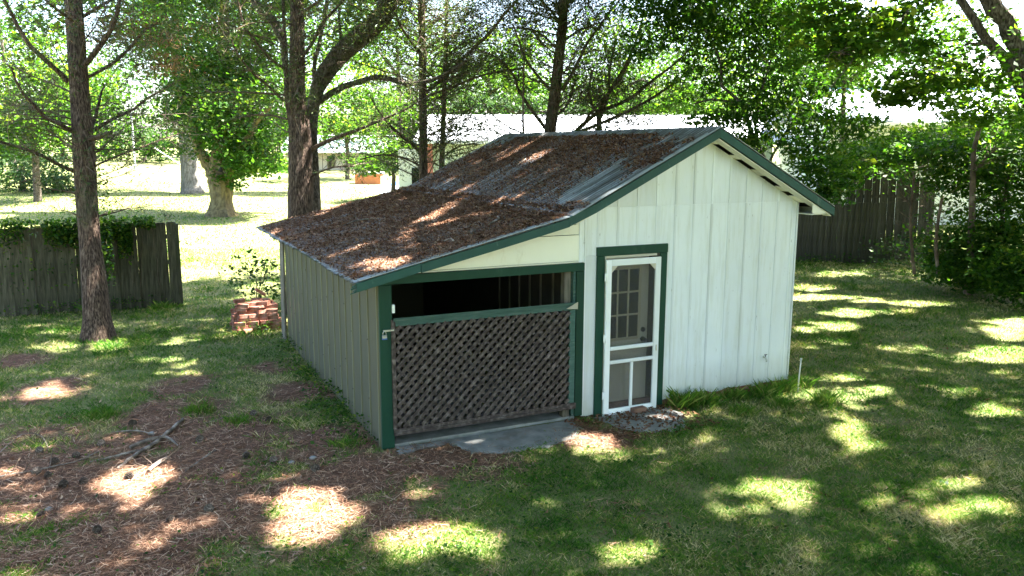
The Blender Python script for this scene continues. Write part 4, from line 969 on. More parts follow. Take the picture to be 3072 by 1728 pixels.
# planks leaning at the rear corners
tag(MB().bar((-.05, 5.93, -.02), (-.03, 5.86, 1.75), .16, .03, (1, .2, 0)).build('plank', M['oldwood']), 'dark board standing against the rear left corner of the shed', 'plank')
tag(MB().bar((6.32, 1.5, -.02), (6.10, 1.4, 2.35), .14, .025, (0, 1, 0)).build('plank', M['oldwood']), 'brown board leaning on the right side wall under the eave', 'plank')
tag(MB().tube([(6.25, .75, 2.3, .004), (6.22, .7, 1.6, .004), (6.3, .66, .9, .004), (6.42, .6, .35, .004), (6.65, .45, .05, .004)], 5).build('vine_stem', M['twig']), 'thin dry vine trailing down behind the right corner of the shed', 'vine')

# ------------------------------------------------------------ brick pile
pile = empty('brick_pile', (-.36, 7.15, terf(-.36, 7.15)), 'heap of loose red bricks stacked beyond the rear left corner of the shed', 'brick pile')
mesh_v = []
for v in range(3):
    b = MB().box(-.1, .1, -.047, .047, -.03, .03)
    b.v = [(x+(random.random()-.5)*.008, y+(random.random()-.5)*.008, z+(random.random()-.5)*.006) for x, y, z in b.v]
    me = b.mesh('brick'); me.materials.append(M['brick']); mesh_v.append(me)
zb = terf(-.36, 7.15)
for lv in range(8):
    w = .40 - lv*.014; dd = .46 - lv*.033
    h = zb + .03 + lv*.063
    for i in range(4):
        for j in range(8 - lv//3):
            x = -.36 + (i-1.5)*.205*(w/.4) + (random.random()-.5)*.09
            yy = 7.15 + (j-(7-lv//3)/2)*.108 + (random.random()-.5)*.03
            edge_ = i in (0, 3) or j in (0, 1, 7-lv//3) or lv >= 6
            if not edge_: continue
            if lv >= 5 and (i < 1 or j < 1) and random.random() < .55: continue
            if lv >= 7 and (i != 2 and random.random() < .6): continue
            if lv == 9 and j < 3: continue
            rz = (random.random()-.5)*.7 + (math.pi/2 if (random.random() < .2 and lv > 4) else 0)
            inst('brick', random.choice(mesh_v), (x, yy, h), ((random.random()-.5)*(.05 if lv < 6 else .25), (random.random()-.5)*(.05 if lv < 6 else .25), rz), pile)
inst('brick', mesh_v[0], (-.22, 7.35, zb+.62), (.15, R(35), .3), pile)
for k in range(5):
    inst('brick', random.choice(mesh_v), (-.75+random.random()*.2, 6.6+random.random()*.4, zb+.03), (0, 0, random.random()*3), pile)

# ------------------------------------------------------------ fences
def picket_fence(x0, y0, x1, y1, w, gap, hfun, mat, label, top=0.02, lean=.0, rails=(.35, 1.35), ry=.05, group=None):
    f = empty('fence', ((x0+x1)/2, (y0+y1)/2, 0), label, 'fence', group)
    a = Vector((x0, y0, 0)); b = Vector((x1, y1, 0)); d = (b-a); Ln = d.length; d.normalize(); nrm = Vector((-d.y, d.x, 0))
    ang = math.atan2(d.y, d.x)
    n = int(Ln / (w+gap)); w = Ln/n - gap
    for i in range(n):
        s = (i+.5)*(w+gap)
        p = a + d*s
        z0 = terf(p.x, p.y) - .04
        h = hfun(s) + (random.random()-.5)*top
        ww = w*(1.0+random.random()*.03)
        mb = MB().quadbox([(-ww/2, -.009, 0), (ww/2, -.009, 0), (ww/2, .009, 0), (-ww/2, .009, 0), (-ww/2, -.009, h-.03), (ww/2, -.009, h-.03), (ww/2, .009, h-.03), (-ww/2, .009, h-.03)])
        mb.v += [(-ww/2+.015, -.009, h), (ww/2-.015, -.009, h), (ww/2-.015, .009, h), (-ww/2+.015, .009, h)]
        mb.f.remove((4, 5, 6, 7)); mb.f += [(8, 9, 10, 11), (4, 5, 9, 8), (5, 6, 10, 9), (6, 7, 11, 10), (7, 4, 8, 11)]
        me = mb.mesh('board'); me.materials.append(M[mat])
        off = (i % 2)*.019 + (random.random()-.5)*.004
        inst('board', me, (p.x + nrm.x*off, p.y + nrm.y*off, z0), ((random.random()-.5)*.02, (random.random()-.5)*.006 + lean, ang), f)
    for r in rails:
        pa = a + nrm*ry; pb = b + nrm*ry
        MB().bar((pa.x, pa.y, terf(pa.x, pa.y)+r), (pb.x, pb.y, terf(pb.x, pb.y)+r), .04, .09).build('rail', M[mat], f)
    k = 0
    while k*2.4 <= Ln:
        p = a + d*min(Ln-.05, k*2.4) + nrm*(ry+.07)
        MB().box(p.x-.05, p.x+.05, p.y-.05, p.y+.05, terf(p.x, p.y)-.1, terf(p.x, p.y)+hfun(k*2.4)-.12).build('post', M[mat], f)
        k += 1
    return f
fl = picket_fence(-8.6, 10.42, -1.50, 10.08, .187, .0015, lambda s: 1.80 - .05*math.sin(s*.9) - (.0 if s < 6.2 else -.04), 'fence', 'weathered grey board fence overgrown with ivy behind the left tree', .03, rails=(.35, .95, 1.5))
MB().box(-1.53, -1.45, 10.03, 10.2, -.1, 1.76).build('post', M['fence'], fl)
fr = picket_fence(14.1, 10.1, 17.45, 8.12, .08, .001, lambda s: 1.80 + .02*math.sin(s*2), 'fencedark', 'low dark stockade fence section directly right of the shed', .05, rails=(.3, 1.4), group=None)
ft = picket_fence(17.0, 9.0, 19.35, 7.9, .11, .004, lambda s: 2.75 - .16*s, 'fencedark', 'tall narrow stockade fence panels rising behind the low fence on the right', .08, lean=-.03, rails=(.6, 1.9), group=None)

# ------------------------------------------------------------ far buildings
F2 = Vector((FH[0], FH[1])); R2 = Vector((FH[1], -FH[0])); C2 = Vector((CAM.x, CAM.y))
def Y(u, t, z=0):
    """A point of the neighbourhood grid: u metres across, t metres up the hill."""
    p = C2 + R2*u + F2*t
    return (p.x, p.y, z)
def ybox(mb, u0, u1, t0, t1, z0, z1):
    return mb.quadbox([Y(u0, t0, z0), Y(u1, t0, z0), Y(u1, t1, z0), Y(u0, t1, z0), Y(u0, t0, z1), Y(u1, t0, z1), Y(u1, t1, z1), Y(u0, t1, z1)])
def roofslab(mb, u0, u1, t0, t1, z0, z1, th=.08):
    return mb.quadbox([Y(u0, t0, z0-th), Y(u1, t0, z0-th), Y(u1, t1, z1-th), Y(u0, t1, z1-th), Y(u0, t0, z0), Y(u1, t0, z0), Y(u1, t1, z1), Y(u0, t1, z1)])
b1 = empty('metal_building', Y(4, 42, .4), 'long pale metal building with a bright low roof behind the shed', 'building')
wl = ybox(MB(), -4.1, 12.2, 38.6, 49, .1, 3.72).build('wall', M['wallgreen'], b1)
for k in range(54):
    u = -4.05 + k*.3
    ybox(MB(), u, u+.03, 38.56, 38.599, .2, 3.7).build('siding_rib', M['wallwhite'], wl)
roofslab(MB(), -4.6, 12.8, 38.1, 44, 3.72, 5.12).build('roof', M['roofwhite'], b1)
roofslab(MB(), -4.6, 12.8, 44.001, 49.6, 5.12, 3.8).build('roof', M['roofwhite'], b1)
ybox(MB(), -4.6, 12.8, 37.98, 38.09, 3.56, 3.70).build('gutter', M['trimwhite'], b1)
w = ybox(MB(), -4.95, -4.55, 40.2, 40.3, 1.5, 2.4).build('window', M['glass'], b1)
ybox(MB(), -5.6, -4.101, 40.3, 46, .1, 3.3).build('wall', M['wallwhite'], b1)
ybox(MB(), -3.98, -3.72, 38.2, 38.45, .1, 3.55).build('post', M['redpost'], b1)
for k in range(29):
    u = -4.3 + k*.6
    roofslab(MB(), u, u+.045, 38.1, 44, 3.76, 5.16, .04).build('roof_seam', M['roofwhite'], b1)
h2 = empty('house', Y(18, 35, .3), 'white house with pale shingle roofs seen through leaves at the upper right', 'house')
hw = ybox(MB(), 12.9, 30, 33.5, 40, .1, 4.5).build('wall', M['wallwhite'], h2)
rf = roofslab(MB(), 12.3, 30.5, 32.8, 36.6, 4.45, 5.95).build('roof', M['shingle'], h2)
roofslab(MB(), 12.3, 30.5, 36.601, 40.6, 5.95, 4.45).build('roof', M['shingle'], h2)
ybox(MB(), 12.3, 30.5, 36.5, 36.7, 5.96, 6.03).build('ridge_cap', M['bluetarp'], rf)
for k in range(14):
    z = 4.47 + k*.107; t = 32.82 + k*.27
    roofslab(MB(), 12.3, 30.5, t, t+.26, z+.03, z+.115, .02).build('shingle_course', M['shingle'], rf)
ybox(MB(), 12.3, 30.5, 32.66, 32.79, 4.3, 4.43).build('gutter', M['trimwhite'], h2)
for u in (15.2, 18.6, 23):
    wd = ybox(MB(), u, u+1.1, 33.44, 33.499, 2.1, 3.5).build('window', M['glass'], h2)
    ybox(MB(), u-.08, u+1.18, 33.42, 33.5, 1.98, 2.09).build('sill', M['trimwhite'], wd)
h3 = empty('house', Y(-20, 78, 1.2), 'small distant tan house with dark windows across the far lawn', 'house')
ybox(MB(), -21.5, -11.5, 78, 84, 1.0, 3.0).build('wall', M['tanwall'], h3)
roofslab(MB(), -22, -11, 77.3, 81, 2.95, 4.6).build('roof', M['wallwhite'], h3)
roofslab(MB(), -22, -11, 81.001, 84.7, 4.6, 2.95).build('roof', M['wallwhite'], h3)
for u in (-20.9, -19.7, -17.6, -15.8, -14):
    ybox(MB(), u, u+.75, 77.93, 77.999, 1.5, 2.6).build('window', M['glass'], h3)
# planter, tarp, pole
pb = empty('planter', Y(-10.3, 58, .9), 'low terracotta planter box by the driveway under a sapling', 'planter')
ybox(MB(), -11.1, -9.3, 57.6, 58.8, .7, 1.55).build('side', M['orange'], pb)
ybox(MB(), -11.2, -9.2, 57.5, 58.9, 1.551, 1.66).build('rim', M['wallwhite'], pb)
tb = MB().quadbox([Y(-8.6, 56.5, .8), Y(-6.9, 56.5, .8), Y(-6.9, 57.6, .8), Y(-8.6, 57.6, .8), Y(-8.3, 56.8, 1.05), Y(-7.2, 56.8, 1.15), Y(-7.3, 57.4, 1.1), Y(-8.2, 57.4, 1.0)])
tag(tb.build('tarp', M['bluetarp']), 'folded blue tarp on the ground near the driveway', 'tarp')
p = Y(-35.9+.3, 78.8)
po = Y(-36.3, 78.8, 1.25)
tag(MB().tube([(po[0], po[1], 1.0, .10), (po[0], po[1], 7.2, .08)], 8).build('utility_pole', M['grille']), 'thin pale pole standing on the far lawn', 'pole')
tag(MB().tube([(*Y(-35.6+1.2, 79)[:2], 3.3, .05), (*Y(-35.6+4.2, 79)[:2], 1.3, .05)], 6).build('guy_guard', M['grille']), 'pale slanting guy rod right of the far pole', 'rod')
# ------------------------------------------------------------ trees
def ridge_fn(amp, seed):
    def f(k, sides, P):
        return 1 + amp*(math.sin(k*2*math.pi/sides*5 + seed + P.z*.6) * .5 + math.sin(k*2*math.pi/sides*9 + seed*2 + P.z*1.7) * .35 + (random.random()-.5)*.6)
    return f

def resample(pts, step):
    out = []
    P = [np.array(p) for p in pts]
    n = len(P)
    for i in range(n-1):
        p0 = P[max(i-1, 0)]; p1 = P[i]; p2 = P[i+1]; p3 = P[min(i+2, n-1)]
        L = np.linalg.norm(p2[:3]-p1[:3]); m = max(1, int(L/step))
        for j in range(m):
            t = j/m
            q = .5*((2*p1) + (p2-p0)*t + (2*p0-5*p1+4*p2-p3)*t*t + (3*p1-p0-3*p2+p3)*t**3)
            q[3] = p1[3] + (p2[3]-p1[3])*t
            out.append(q)
    out.append(P[-1])
    return out

def twigs(mb, line, n, lmin, lmax, r0=.006, up_=.25, sub=2, start=.12, tips=None, spread=.9):
    line = [np.array(q) for q in line]
    m = len(line)
    for _ in range(n):
        s = start + (1-start)*random.random()
        i = min(m-2, int(s*(m-1)))
        p = line[i][:3] + (line[i+1][:3]-line[i][:3])*random.random()
        d = line[i+1][:3]-line[i][:3]; d = d/(np.linalg.norm(d)+1e-9)
        v = rng.normal(size=3); v -= d*v.dot(d); v /= np.linalg.norm(v)
        dr = d*(.3+random.random()*.7) + v*spread; dr[2] += up_*random.random(); dr /= np.linalg.norm(dr)
        L = lmin + (lmax-lmin)*random.random()**1.6
        pts = []; q = p.copy(); dd = dr.copy()
        r = r0*(.6+.8*random.random())
        for k in range(5):
            pts.append((*q, r*(1-k/5.2)))
            dd = dd + rng.normal(size=3)*.13; dd /= np.linalg.norm(dd)
            q = q + dd*L/4
        mb.tube(pts, 3, caps=False)
        if tips is not None: tips.append(pts[-1][:3]); tips.append(pts[3][:3])
        for _s in range(sub):
            k = random.randint(1, 3); a = np.array(pts[k][:3])
            e = rng.normal(size=3)*.6 + dd; e /= np.linalg.norm(e)
            l2 = L*(.2+.35*random.random())
            mb.tube([(*a, r*.55), (*(a+e*l2*.5+rng.normal(size=3)*.02), r*.4), (*(a+e*l2), r*.2)], 3, caps=False)
            if tips is not None: tips.append(a+e*l2)

CANOPY = {}     # crown leaves added high over the yard for shade, shared out among nearby trees
def carve(P):
    """Cut crown leaves away so the sun falls on the chosen patches of the yard."""
    h = P[:, 2]
    k = h / math.tan(SUN_EL)
    gx = P[:, 0] - math.cos(SUN_AZ)*k; gy = P[:, 1] - math.sin(SUN_AZ)*k
    return rng.random(len(P)) > sun_amount(gx, gy) * 1.05

def tree(key, name, label, barkmat, leafkind, twig=None, mainsides=14, group=None, cat='tree', ridge=.06, size=.12, ratio=.5, crown_mat=None, clump=26, extra=None, droop=0., flat=.4, spread=.2, limb_twigs=0, carve_it=True):
    L = LIMBS.get(key, [])
    base = L[0][0] if L else None
    if base is not None:
        zg = terf(base[0], base[1])
        loc = (base[0], base[1], zg)
    else:
        b = FOLIAGE[key][0]; loc = (b[0], b[1], terf(b[0], b[1]))
    T = empty(name, loc, label, cat, group)
    tips = []
    if L:
        main = [list(q) for q in L[0]]
        if main[0][2] > zg + .02: main.insert(0, [main[0][0], main[0][1], zg-.05, main[0][3]*1.15])
        else: main[0][2] = zg - .04
        main.insert(0, [main[0][0], main[0][1], main[0][2]-.5, main[0][3]*1.2])
        m2 = resample(main, .12 if mainsides > 10 else .3)
        wob = lambda i: 0
        MB().tube([tuple(q) for q in m2], mainsides, rs=ridge_fn(ridge, random.random()*6)).build('trunk', M[barkmat], T, smooth=False)
        for l in L[1:]:
            l2 = resample(l, .15)
            # uneven wood
            l3 = []
            for i, q in enumerate(l2):
                q = np.array(q); q[:3] += rng.normal(size=3)*q[3]*.12; l3.append(q)
            l2 = l3
            MB().tube([tuple(q) for q in l2], 8 if l2[0][3] > .03 else 6, rs=ridge_fn(ridge, random.random()*6)).build('limb', M[barkmat], T, smooth=False)
            if twig:
                tm = MB()
                ln = sum(np.linalg.norm(l2[i+1][:3]-l2[i][:3]) for i in range(len(l2)-1))
                twigs(tm, l2, int(ln*twig[0]), twig[1], twig[2], twig[3], tips=tips)
                tm.build('twigs', M['twig'], T)['kind'] = 'stuff'
    if extra: extra(T, tips, m2 if L else None)
    crown = []; tn = []
    for (x, y, z, rx, ry, rz, n) in FOLIAGE.get(key, []):
        p, t_ = blob_points((x, y, z), (rx, ry, rz), n, clump, spread)
        crown.append(p); tn.append(t_)
    if leafkind == 'needle' and tips:
        tp_ = np.array([list(t)[:3] for t in tips])
        sel = tp_[rng.random(len(tp_)) < .5]
        q = np.repeat(sel, 7, axis=0) + rng.normal(size=(len(sel)*7, 3))*.06
        crown.append(q); tn.append(rng.random(len(q))*.8+.1)
    if crown:
        P = np.concatenate(crown); tt = np.concatenate(tn)
        if key in ('edge', 'small'):  # leaves thinned along the sun's path to keep chosen patches lit
            kk = P[:, 2]/math.tan(SUN_EL)
            s_ = sun_amount(P[:, 0]-math.cos(SUN_AZ)*kk, P[:, 1]-math.sin(SUN_AZ)*kk, GAPS[:-6])
            s_ = np.where(s_ > .62, s_, 0)
            kp = rng.random(len(P)) > s_*.75
            P, tt = P[kp], tt[kp]
        V, F = leaves(P, size, ratio, flat, .4, droop)
        o = np_mesh('crown', V, F, M[crown_mat or 'leaf'], T, np.repeat(np.clip(tt, 0, 1), 4))
        o['kind'] = 'stuff'
    return T

def bare_branches(n, z0, z1, lmin, lmax, r=.012, tw=7):
    def f(T, tips, main):
        zs = [q[2] for q in main]
        for _ in range(n):
            z = z0 + (z1-z0)*random.random()
            i = min(range(len(main)), key=lambda k: abs(zs[k]-z))
            c = np.array(main[i][:3]); rad = main[i][3]
            a = random.random()*2*math.pi
            d = np.array([math.cos(a), math.sin(a), .15+.5*random.random()]); d /= np.linalg.norm(d)
            L = lmin+(lmax-lmin)*random.random()
            q = c + d*rad*.7*np.array([1, 1, 0]); pts = []
            rr = r*(.6+.8*random.random())
            m = 7
            for k in range(m):
                pts.append(np.array([*q, max(.002, rr*(1-k/m*.85))]))
                d = d + rng.normal(size=3)*.12 + np.array([0, 0, .05 if random.random() < .6 else -.08]); d /= np.linalg.norm(d)
                q = q + d*L/(m-1)
            mb = MB().tube([tuple(p) for p in pts], 5, caps=False)
            twigs(mb, pts, int(tw*L), .25, .8, .0045, sub=2, tips=tips)
            mb.build('branch', M['twig'], T)
    return f

CEDT = (16, .3, 1.1, .006)
left = tree('left', 'cedar_tree', 'tall cedar with bare lower branches in front of the ivy covered fence', 'bark', 'needle', CEDT, size=.085, ratio=.22, crown_mat='cedar', extra=bare_branches(46, 2.0, 5.6, .6, 2.0), clump=14, spread=.3)
p, _ = blob_points((-2.25, 8.6, 5.45), (1.0, .7, .45), 1500, 16, .3)
q, _ = blob_points((-1.6, 9.0, 4.9), (.6, .5, .25), 600, 16, .3)
V, F = leaves(np.concatenate([p, q]), .13, .12, .2, .4, .6)
o = np_mesh('dead_foliage', V, F, M['litter'], left, np.repeat(rng.random(2100)*.6+.35, 4)); o['kind'] = 'stuff'
mid = tree('mid', 'cedar_tree', 'thick cedar trunk rising behind the left end of the shed roof', 'bark', 'needle', CEDT, size=.085, ratio=.22, crown_mat='cedar', extra=bare_branches(46, 3.0, 6.8, .6, 2.2), clump=14, spread=.3)
hard = tree('hard', 'hardwood_tree', 'hardwood with a heavy curved limb behind the thick cedar', 'barkgrey', 'leaf', (4, .3, .8, .006), size=.1, crown_mat='leafbright')
ta = tree('thinA', 'cedar_tree', 'slender cedar with many dead twigs behind the rear corner of the roof', 'bark', 'needle', CEDT, size=.085, ratio=.22, crown_mat='cedar', extra=bare_branches(110, 2.6, 6.6, .8, 2.8), clump=14, mainsides=12, spread=.3)
tb_ = tree('thinB', 'cedar_tree', 'thinnest cedar stem just right of the slender cedar', 'bark', 'needle', CEDT, size=.085, ratio=.22, crown_mat='cedar', extra=bare_branches(80, 2.6, 6.6, .7, 2.4), clump=14, mainsides=8, spread=.3)
ln_ = tree('lean', 'cedar_tree', 'leaning dark cedar trunk behind the shed ridge', 'bark', 'needle', CEDT, size=.085, ratio=.22, crown_mat='cedar', extra=bare_branches(95, 3.9, 6.8, .7, 2.6), clump=14, mainsides=12, spread=.3)
fn_ = tree('fan', 'cedar_tree', 'many stemmed young cedar fanning out right of the leaning trunk', 'bark', 'needle', (22, .3, 1.2, .006), size=.085, ratio=.22, crown_mat='cedar', clump=14, mainsides=8, spread=.3, extra=bare_branches(24, 3.2, 4.6, .6, 1.8))
dd_ = tree('dead', 'dead_sapling', 'thin bare dead sapling left of the leaning cedar', 'twig', None, (10, .2, .6, .004), mainsides=6)
sm_ = tree('small', 'ash_tree', 'bushy tree with drooping narrow leaves beside the gable peak', 'barkgrey', 'leaf', (14, .2, .7, .005), size=.115, ratio=.36, droop=.9, flat=.2, clump=22, mainsides=8, spread=.26)
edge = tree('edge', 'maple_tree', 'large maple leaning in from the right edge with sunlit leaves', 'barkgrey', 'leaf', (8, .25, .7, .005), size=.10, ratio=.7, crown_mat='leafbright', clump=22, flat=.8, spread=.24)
thick = tree('thick', 'thicket', 'dark tangled shrubs filling the right side beyond the lawn', 'twig', 'leaf', (18, .4, 1.4, .006), size=.13, crown_mat='leaf', clump=30, cat='shrubs', mainsides=7, spread=.24)
mp = tree('maple', 'maple_tree', 'old maple with a hollow mossy trunk on the far lawn', 'barkmoss', 'leaf', (3, .4, 1.2, .015), size=.19, ratio=.65, clump=30, mainsides=18, ridge=.1, spread=.24)
MB().tube([(*Y(-12.66, 35.32)[:2], terf(1.4, 29.3)+1.9, .14), (*Y(-12.64, 35.6)[:2], terf(1.4, 29.3)+2.15, .05)], 8).build('hollow', M['dark'], mp)
gr_ = tree('grey', 'pine_tree', 'tall pale grey trunk standing behind the old maple', 'barkpale', 'leaf', (2, .5, 1.4, .02), size=.3, clump=30, mainsides=16, spread=.24)
BG = {
 'bgA': ('broadleaf_tree', 'bright yellow green tree at the far left', 'leafbright', .26),
 'bgB': ('shrub', 'dark rounded shrub at the left edge of the far lawn', 'leafdark', .2),
 'bgC': ('broadleaf_tree', 'pale grey green tree behind the far pole', 'leaf', .42),
 'bgD': ('broadleaf_tree', 'bright green tree seen between the thick and slender cedars', 'leafbright', .32),
 'bgE': ('sapling', 'small yellow leaved sapling above the terracotta planter', 'leafbright', .2),
 'bgF': ('broadleaf_tree', 'high crown behind the curved limb, left of the slender cedar', 'leafbright', .42),
 'bgG': ('broadleaf_tree', 'bright crown behind the metal building, left of the leaning cedar', 'leafbright', .4),
 'bgH': ('broadleaf_tree', 'broad green crown behind the metal building, right of the leaning cedar', 'leafbright', .38),
 'bgI': ('broadleaf_tree', 'tall green tree behind the bushy ash, above the gable peak', 'leafbright', .32),
 'bgJ': ('broadleaf_tree', 'bright green tree spreading above the white house', 'leafbright', .2),
 'bgK': ('hedge', 'low dark hedge line along the back of the metal building', 'leafdark', .34),
 'bgL': ('broadleaf_tree', 'green tree between the old maple and the thick cedar', 'leafbright', .34),
 'bgM': ('broadleaf_tree', 'thin pale far tree behind the left cedar', 'leaf', .5),
 'bgN': ('broadleaf_tree', 'high dark crown above the old maple', 'leaf', .44),
 'bgO': ('shrub', 'bright leafy shrub growing over the stockade fence', 'leafbright', .14),
 'bgP': ('broadleaf_tree', 'loose crown in the top left corner', 'leaf', .34),
}
for k, (nm, lb, mt, sz) in BG.items():
    T = tree(k, nm, lb, 'barkgrey', 'leaf', None, size=sz, ratio=.6, crown_mat=mt, clump=34, cat='hedge' if nm == 'hedge' else ('shrub' if nm == 'shrub' else 'tree'), spread=.25)
    b = FOLIAGE[k][0]
    zg = terf(b[0], b[1])
    MB().tube([(b[0], b[1], zg-.1, .06 + b[3]*.05), (b[0]+.1, b[1], (zg+b[2])/2, .05 + b[3]*.04), (b[0], b[1]+.1, b[2], .03 + b[3]*.02)], 8).build('trunk', M['barkgrey'], T)
    for (x, y, z, rx, ry, rz, n) in FOLIAGE[k][:]:
        MB().tube([(b[0], b[1], max(zg+.2, b[2]-b[5]*.6), .05+b[3]*.02), ((b[0]+x)/2, (b[1]+y)/2, (b[2]+z)/2-.1, .04+b[3]*.012), (x, y, z+rz*.4, .02)], 5).build('limb', M['barkgrey'], T)

# tree line at the top of the far lawn, one tree after another
lineup = [(-64, 96), (-57, 104), (-50, 98), (-43, 112), (-37, 104), (-31, 116), (-25, 106), (-19, 118), (-13, 108), (-7, 118), (-1, 106), (5, 116), (11, 104), (17, 114), (23, 100), (29, 110), (36, 98), (43, 106), (50, 96), (58, 104), (66, 96)]
places = ['left of the far pole', 'behind the left cedar', 'behind the old maple', 'between the cedars', 'behind the metal building', 'behind the white house']
for i, (u, t) in enumerate(lineup):
    x, y, _ = Y(u, t)
    zg = terf(x, y); H = 8 + (i*37 % 7)*.9; W_ = 4.6 + (i*53 % 5)*.5
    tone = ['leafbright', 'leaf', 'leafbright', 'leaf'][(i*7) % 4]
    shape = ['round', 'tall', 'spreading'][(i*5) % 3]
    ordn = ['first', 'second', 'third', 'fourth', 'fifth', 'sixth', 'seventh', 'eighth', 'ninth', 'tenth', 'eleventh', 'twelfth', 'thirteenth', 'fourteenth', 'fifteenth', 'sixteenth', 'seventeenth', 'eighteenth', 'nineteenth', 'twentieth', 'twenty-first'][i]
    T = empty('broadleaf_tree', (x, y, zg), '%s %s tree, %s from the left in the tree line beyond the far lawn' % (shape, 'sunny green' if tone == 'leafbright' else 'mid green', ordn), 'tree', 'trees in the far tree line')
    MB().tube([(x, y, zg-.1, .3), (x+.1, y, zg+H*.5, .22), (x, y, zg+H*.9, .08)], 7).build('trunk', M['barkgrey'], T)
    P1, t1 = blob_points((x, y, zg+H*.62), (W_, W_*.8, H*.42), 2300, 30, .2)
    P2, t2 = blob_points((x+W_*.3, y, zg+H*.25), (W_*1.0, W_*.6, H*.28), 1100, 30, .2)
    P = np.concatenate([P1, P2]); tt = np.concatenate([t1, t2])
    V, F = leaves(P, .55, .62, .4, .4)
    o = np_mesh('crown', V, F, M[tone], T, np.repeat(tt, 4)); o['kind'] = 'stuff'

# trees whose trunks stand outside the picture and whose crowns close over the yard
hosts = [('left', left, (-3.1, 7.8)), ('mid', mid, (.8, 8.2)), ('lean', ln_, (5.9, 6.9)), ('edge', edge, (10.4, -1.9))]
for nm, lb, (x, y) in (('unseen_oak', 'broad oak out of frame to the right, its crown shading the lawn', (8.6, -7.2)),
                       ('unseen_oak', 'tall oak beyond the right edge shading the right lawn', (15.5, -2.6)),
                       ('unseen_oak', 'oak behind the camera shading the near grass', (3.2, -10.5))):
    T = empty(nm, (x, y, terf(x, y)), lb, 'tree')
    m2 = resample([(x, y, -.1, .34), (x+.1, y+.1, 3, .28), (x-.1, y+.3, 7, .22), (x, y+.2, 11, .1)], .25)
    MB().tube([tuple(q) for q in m2], 12, rs=ridge_fn(.07, 1)).build('trunk', M['barkgrey'], T)
    hosts.append((nm, T, (x, y)))
for nm, T, (x, y) in hosts:
    for k in range(7):
        a = k*.9 + x; L = 3.2
        MB().tube([(x, y, 6.2+k*.45, .10), (x+math.cos(a)*L*.5, y+math.sin(a)*L*.5, 7.6+k*.5, .07), (x+math.cos(a)*L, y+math.sin(a)*L, 8.6+k*.5, .03)], 6).build('limb', M['barkgrey'], T)
# unseen trees added around the yard to dim the sky light on it
for i, (x, y, H, W_) in enumerate([(-12, -19, 12, 5.5), (-3, -23, 13, 6), (17, -18, 13, 6), (25, -9, 12, 5.5), (-14, -6, 11, 5)]):
    zg = terf(x, y)
    T = empty('unseen_oak', (x, y, zg), 'unseen oak added to dim the sky, %s' % ['behind the camera to the left', 'straight behind the camera', 'behind the camera to the right', 'far out on the right', 'just beyond the left edge'][i], 'tree')
    MB().tube([(x, y, zg-.1, .35), (x+.2, y, zg+H*.5, .25), (x, y, zg+H*.9, .08)], 8).build('trunk', M['barkgrey'], T)
    P, tt = blob_points((x, y, zg+H*.58), (W_, W_, H*.5), 5200, 30, .25)
    P = P[P[:, 2] > zg+.8]
    V, F = leaves(P, .5, .62, .4, .4)
    o = np_mesh('crown', V, F, M['leaf'], T, np.repeat(rng.random(len(P)), 4)); o['kind'] = 'stuff'
for T, t0, t1, u0, u1 in ((mp, 32.5, 37.5, -25, -12.2), (gr_, 46.5, 50.5, -36, -13.5)):  # leaves placed so that their shadows fall in bands on the far lawn
    n = 5200
    t = rng.uniform(t0, t1, n); u = rng.uniform(u0, u1, n) + .6*rng.normal(size=n)
    c = vnoise(t*.5, u, .35, 71) > .3
    t, u = t[c], u[c]
    x = CAM.x + FH[0]*t + FH[1]*u; y = CAM.y + FH[1]*t - FH[0]*u
    hh = rng.uniform(9.5, 14, len(x)); k_ = hh/math.tan(SUN_EL)
    P = np.stack([x + math.cos(SUN_AZ)*k_, y + math.sin(SUN_AZ)*k_, hh], 1)
    V, F = leaves(P, .5, .7, 1.2, .3)
    o = np_mesh('shade_crown', V, F, M['leaf'], T, np.repeat(rng.random(len(P)), 4)); o['kind'] = 'stuff'
NC = 6400  # leaves added above the view to shade the yard, with holes cut for sun
cg = np.stack([rng.uniform(-7.5, 21, NC), rng.uniform(-12, 13, NC)], 1)
ch = rng.uniform(8.2, 15, NC)
per = 30
idx = np.repeat(np.arange(NC), per)
gxy = cg[idx] + rng.normal(size=(NC*per, 2))*.48
hh = ch[idx] + rng.normal(size=NC*per)*.3
kk = hh / math.tan(SUN_EL)
P = np.stack([gxy[:, 0] + math.cos(SUN_AZ)*kk, gxy[:, 1] + math.sin(SUN_AZ)*kk, hh], 1)
floor_h = np.maximum(6.6, 3.9 + .205*depth(P[:, 0], P[:, 1]))
behind = depth(P[:, 0], P[:, 1]) < -1.0
ok = (P[:, 2] > floor_h) & carve(P) & ~(behind & (P[:, 2] < 7.5))
P = P[ok]; tt = rng.random(len(P))
hx = np.array([h[2] for h in hosts])
own = np.argmin(((P[:, None, :2] - hx[None])**2).sum(2), 1)
for i, (nm, T, _) in enumerate(hosts):
    m = own == i
    if not m.any(): continue
    V, F = leaves(P[m], .31, .7, 1.2, .3)
    o = np_mesh('shade_crown', V, F, M['leaf'], T, np.repeat(tt[m], 4)); o['kind'] = 'stuff'

